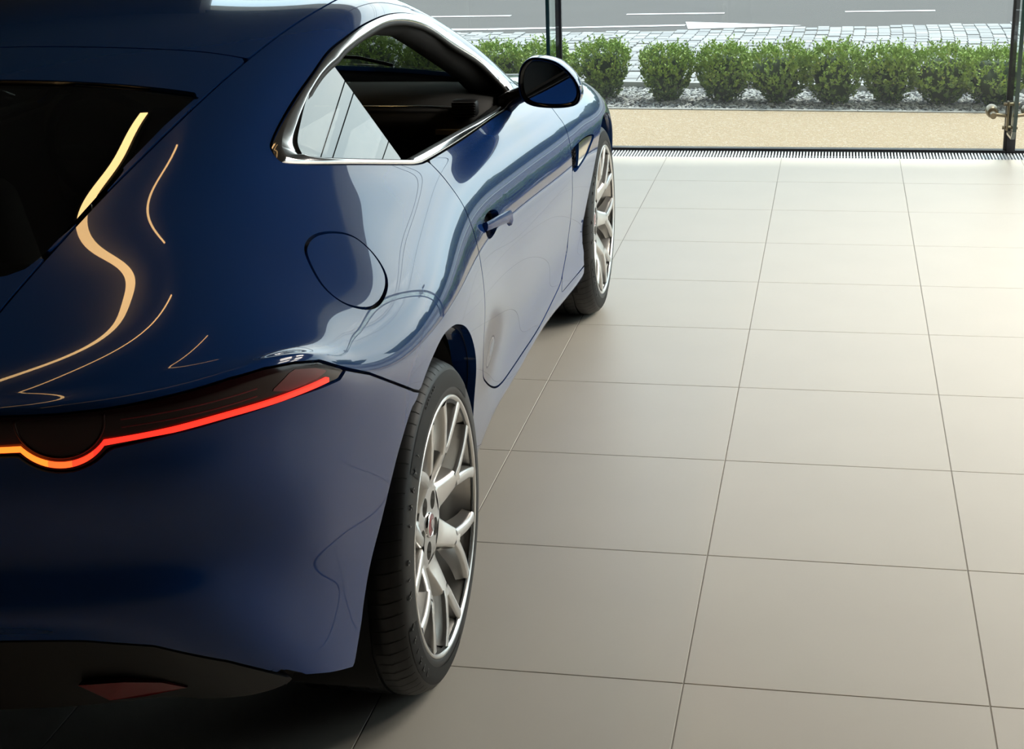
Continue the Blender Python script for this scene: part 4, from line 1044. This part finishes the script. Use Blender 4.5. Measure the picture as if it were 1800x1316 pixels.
# door handle -----------------------------------------------------
def handle():
    for sg, root in zip((1, -1), [o for o in car.children if o.name.split('.')[0] == 'door']):
        # bowl behind the opening
        V, N, T = clip(panel_field(F['pocket'], g=-.004)); dep = np.clip(F['pocket'], 0, .02)
        V = V - N * .026
        o = mesh_obj('handle_recess', V * [sg, 1, 1], T if sg > 0 else T[:, ::-1], satin_black, root, normals=N * [sg, 1, 1])
        bm = bmesh.new(); prev = None
        for i, t in enumerate(np.linspace(0, 1, 15)):
            x = .735 + .150 * t; z = .768 - .020 * t; p, n = surf_xz(x, z, 4, 8); n = Vector((.93, 0, .36)).normalized()
            off = .004 + .034 * t ** .8; h = .0115 + .004 * t if t < .93 else .019
            up = Vector((0, 0, 1)); c = p + n * off
            dz = -.006 if t >= .93 else 0
            q = [c + up * (h * b + dz) + n * (.0075 * a) for a, b in ((-1, -.8), (-1, .8), (-.4, 1), (.6, .9), (1, .3), (1, -.5), (.5, -1), (-.5, -1))]
            ring = [bm.verts.new((sg * v.x, v.y, v.z)) for v in q]
            if prev:
                for k in range(8): bm.faces.new((prev[k], prev[(k + 1) % 8], ring[(k + 1) % 8], ring[k]))
            else: bm.faces.new(ring[::-1])
            prev = ring
        bm.faces.new(prev); bmesh.ops.recalc_face_normals(bm, faces=bm.faces)
        bm_obj('door_handle', bm, paint, root, angle=40)['label'] = 'blue door handle swung out of its recess'
handle()
# fender vent -----------------------------------------------------
def fender_vent():
    for sg, root in zip((1, -1), [o for o in car.children if o.name.split('.')[0] == 'front_fender']):
        V, N, T = clip(panel_field(F['vent'], g=-.004)); V = V - N * .022
        mesh_obj('vent_mesh', V * [sg, 1, 1], T if sg > 0 else T[:, ::-1], satin_black, root, normals=N * [sg, 1, 1])
        bm = bmesh.new()
        for x in np.arange(1.95, 2.12, .014):
            for z in np.arange(.650, .712, .010):
                p, n = surf(x=x, z=z, lo=4, hi=7); c = p - n * .020
                add_box(bm, (sg * c.x - .002, c.y - .003, c.z - .002), (sg * c.x + .002, c.y + .003, c.z + .002))
        o = bm_obj('vent_studs', bm, black_plastic, root); o['kind'] = 'stuff'
        # bright blade that closes the front of the vent
        V, N, T = clip(panel_field(F['vent'], GX - (2.06 + (GZ - .68) * .9), g=.002)); V = V - N * (.004)
        V, N, T = rim_of(V, N, T, .015)
        mesh_obj('vent_blade', V * [sg, 1, 1], T if sg > 0 else T[:, ::-1], chrome, root, normals=N * [sg, 1, 1])['label'] = 'bright vent blade in the front fender'
fender_vent()
# mirrors ---------------------------------------------------------
def mirrors():
    out = catmull([(.825, .985), (.832, 1.030), (.858, 1.056), (.895, 1.057), (.932, 1.047), (.962, 1.026), (.985, 1.000), (.999, .968), (.995, .940), (.975, .926), (.926, .921), (.866, .926), (.835, .945)], 4)
    cen = out.mean(0)
    for sg in (1, -1):
        root = empty('door_mirror', parent=car); root['label'] = 'blue door mirror in a black bezel'
        bm = bmesh.new(); prev = None
        prof = [(1.505, .965), (1.497, .985), (1.494, 1.0), (1.500, 1.012), (1.52, 1.022), (1.55, 1.01), (1.585, .93), (1.612, .78), (1.630, .52), (1.637, .2)]
        for x, k in prof:
            lift = .012 * (1 - k) if x > 1.5 else 0
            ring = [bm.verts.new((sg * (cen[0] + (a - cen[0]) * k), x + .05 * (a - cen[0]) * -1, cen[1] + (b - cen[1]) * k + lift)) for a, b in out]
            if prev:
                for i in range(len(ring)): bm.faces.new((prev[i], prev[(i + 1) % len(ring)], ring[(i + 1) % len(ring)], ring[i]))
            prev = ring
        bm.faces.new(prev); bmesh.ops.recalc_face_normals(bm, faces=bm.faces)
        bm_obj('mirror_housing', bm, paint, root, smooth=True)
        bm = bmesh.new(); prev = None
        for x, k in ((1.507, .972), (1.497, .968), (1.494, .93), (1.498, .885), (1.510, .86)):
            ring = [bm.verts.new((sg * (cen[0] + (a - cen[0]) * k), x - .05 * (a - cen[0]), cen[1] + (b - cen[1]) * k)) for a, b in out]
            if prev:
                for i in range(len(ring)): bm.faces.new((prev[i], prev[(i + 1) % len(ring)], ring[(i + 1) % len(ring)], ring[i]))
            prev = ring
        bm.faces.new(prev); bmesh.ops.recalc_face_normals(bm, faces=bm.faces)
        bm_obj('mirror_bezel', bm, mat('gloss_black', (.006, .005, .005), rough=.12), root, angle=50)
        bm = bmesh.new()
        ring = [bm.verts.new((sg * (cen[0] + (a - cen[0]) * .855), 1.507 - .05 * (a - cen[0]) + .02 * (b - cen[1]), cen[1] + (b - cen[1]) * .845)) for a, b in out]
        f = bm.faces.new(ring if sg > 0 else ring[::-1])
        bm.normal_update()
        if f.normal.y > 0: f.normal_flip()
        bm_obj('mirror_glass', bm, mat('mirror_glass', (.55, .60, .66), rough=.0, metal=1.0), root)
        bm = bmesh.new(); add_tube(bm, [(sg * .768, 1.60, .915), (sg * .80, 1.585, .938), (sg * .845, 1.56, .958), (sg * .88, 1.55, .965)], [.030, .024, .022, .024], 12)
        bm_obj('mirror_arm', bm, satin_black, root, smooth=True)
        # small light-coloured indicator on the outer edge
        bm = bmesh.new(); add_box(bm, (min(sg * .990, sg * 1.000), 1.498, .968), (max(sg * .990, sg * 1.000), 1.515, .982), .002)
        bm_obj('mirror_indicator', bm, mat('indicator_clear', (.7, .7, .7), rough=.2), root)
mirrors()
# interior --------------------------------------------------------
def interior():
    # dashboard: section swept across the car
    sec = [(2.06, .900), (1.95, .925), (1.80, .935), (1.70, .930), (1.635, .912), (1.60, .885), (1.59, .85), (1.61, .80), (1.63, .74), (1.66, .62), (2.06, .55)]
    bm = bmesh.new(); prev = None
    for s in np.linspace(-.70, .70, 29):
        d = max(0, abs(s) - .50) ** 2
        ring = [bm.verts.new((s, x + d * 1.2, z - d * .5)) for x, z in sec]
        if prev:
            for i in range(len(sec)): bm.faces.new((prev[i], prev[(i + 1) % len(sec)], ring[(i + 1) % len(sec)], ring[i]))
        else: bm.faces.new(ring)
        prev = ring
    bm.faces.new(prev[::-1]); bmesh.ops.recalc_face_normals(bm, faces=bm.faces)
    dash = bm_obj('dashboard', bm, trim_dark, car, smooth=True)
    bm = bmesh.new(); add_tube(bm, [(s, 1.612 + max(0, abs(s) - .5) ** 2 * 1.2 - .006, .905 - max(0, abs(s) - .5) ** 2 * .5) for s in np.linspace(.05, .64, 24)], .004, 8)
    bm_obj('dash_trim', bm, chrome, dash, smooth=True)
    # side air vent
    vr = bm_obj('air_vent', (lambda b: (add_box(b, (.605, 1.597, .875), (.682, 1.64, .925), .012), b)[1])(bmesh.new()), black_plastic, dash, angle=40)
    for k in range(6):
        z = .880 + k * .0075
        box('vent_slat', (.610, 1.590, z), (.677, 1.602, z + .003), trim_dark, dash)
    box('glovebox_strip', (.56, 1.586, .828), (.655, 1.602, .842), mat('pale_strip', (.62, .50, .36), rough=.4), dash)
    # inner pillar trim and headliner edge
    for sg in (1, -1):
        tube('pillar_trim', [(sg * .535, .60, 1.172), (sg * .535, .85, 1.200), (sg * .535, 1.10, 1.202), (sg * .535, 1.30, 1.180), (sg * .550, 1.45, 1.130), (sg * .580, 1.60, 1.064), (sg * .615, 1.72, 1.005), (sg * .665, 1.82, .925), (sg * .69, 1.86, .87)], [.020, .024, .030, .036, .038, .038, .040, .045, .05], trim_black, car, 12)
        tube('belt_seal', [(sg * .742, .60, .944), (sg * .750, .80, .934), (sg * .756, 1.1, .924), (sg * .756, 1.45, .905), (sg * .752, 1.72, .893)], .010, rubber, car, 8)
        box('door_card', (min(sg * .69, sg * .735), .45, .30), (max(sg * .69, sg * .735), 1.75, .89), trim_black, car, .02)
    whole_panel('headliner', panel_field(F['roof'] + .03, g=0), trim_black, car, depth=0, push=-.03)
    box('cabin_floor', (-.72, -.30, .20), (.72, 2.0, .26), trim_black, car)
    box('rear_bulkhead', (-.66, -.28, .26), (.66, .20, .82), trim_black, car, .06)
    # seats
    for sg in (1, -1):
        st = empty('seat', (sg * .36, 0, 0), parent=car)
        bm = bmesh.new(); add_box(bm, (-.25, .55, .30), (.25, 1.08, .46), .06, 4); bm_obj('seat_cushion', bm, trim_dark, st, smooth=True)
        bm = bmesh.new(); add_box(bm, (-.25, -.07, 0), (.25, .09, .60), .06, 4)
        bmesh.ops.rotate(bm, verts=bm.verts, cent=(0, 0, 0), matrix=Matrix.Rotation(math.radians(22), 3, 'X')); bmesh.ops.translate(bm, verts=bm.verts, vec=(0, .56, .38))
        bm_obj('seat_backrest', bm, trim_dark, st, smooth=True)
        bm = bmesh.new(); add_box(bm, (-.13, .25, .94), (.13, .36, 1.12), .05, 4); bm_obj('headrest', bm, trim_dark, st, smooth=True)
    # steering wheel on the left
    stw = empty('steering_wheel', (-.37, 1.42, .80), parent=car)
    ring = [(.185 * math.cos(a), .185 * math.sin(a) * -.35, .185 * math.sin(a)) for a in np.linspace(0, 2 * PI, 36, endpoint=False)]
    tube('wheel_rim', ring, .014, trim_black, stw, 10, True)
    box('wheel_hub', (-.16, -.02, -.02), (.16, .03, .02), trim_black, stw, .01)
interior()
# shark-fin lip over the rear window and the under-tray
def small_parts():
    bm = bmesh.new(); prev = None
    for s in np.linspace(-.43, .43, 40):
        x = .182 + .03 * (abs(s) / .45) ** 2; p, n = surf(x=x + .004, s=abs(s), lo=10, hi=13)
        c = Vector((s, p.y, p.z))
        ring = [bm.verts.new(c + Vector((0, a, b))) for a, b in ((.02, .0015), (.0, -.002), (-.012, -.006), (-.010, -.010), (.02, -.012))]
        if prev:
            for i in range(5): bm.faces.new((prev[i], prev[(i + 1) % 5], ring[(i + 1) % 5], ring[i]))
        prev = ring
    bmesh.ops.recalc_face_normals(bm, faces=bm.faces)
    bm_obj('roof_lip', bm, satin_black, hatch, smooth=True)
    def exhaust(sg):
        bm = bmesh.new(); rings = []
        for y, r in ((-.60, .044), (-.795, .046), (-.80, .044), (-.795, .041), (-.66, .040)): rings.append([bm.verts.new((sg * .12 + r * math.cos(2 * PI * k / 28), y, .335 + r * math.sin(2 * PI * k / 28))) for k in range(28)])
        for A, B in zip(rings, rings[1:]):
            for k in range(28): bm.faces.new((A[k], A[(k + 1) % 28], B[(k + 1) % 28], B[k]))
        bmesh.ops.recalc_face_normals(bm, faces=bm.faces); bm_obj('exhaust_pipe', bm, chrome, car, smooth=True)
        tube('exhaust_bore', [(sg * .12, -.64, .335), (sg * .12, -.70, .335)], .0405, trim_black, car, 24)
    box('under_tray', (-.74, -.42, .20), (.74, 3.2, .24), trim_black, car)
    for sg in (1, -1):
        exhaust(sg)
    # brand-free wiper arms on the cowl
    for s in (-.25, .30):
        tube('wiper', [(s, 2.10, .955), (s - .1, 2.06, .985), (s - .45, 2.02, 1.01)], .006, satin_black, car, 6)
small_parts()
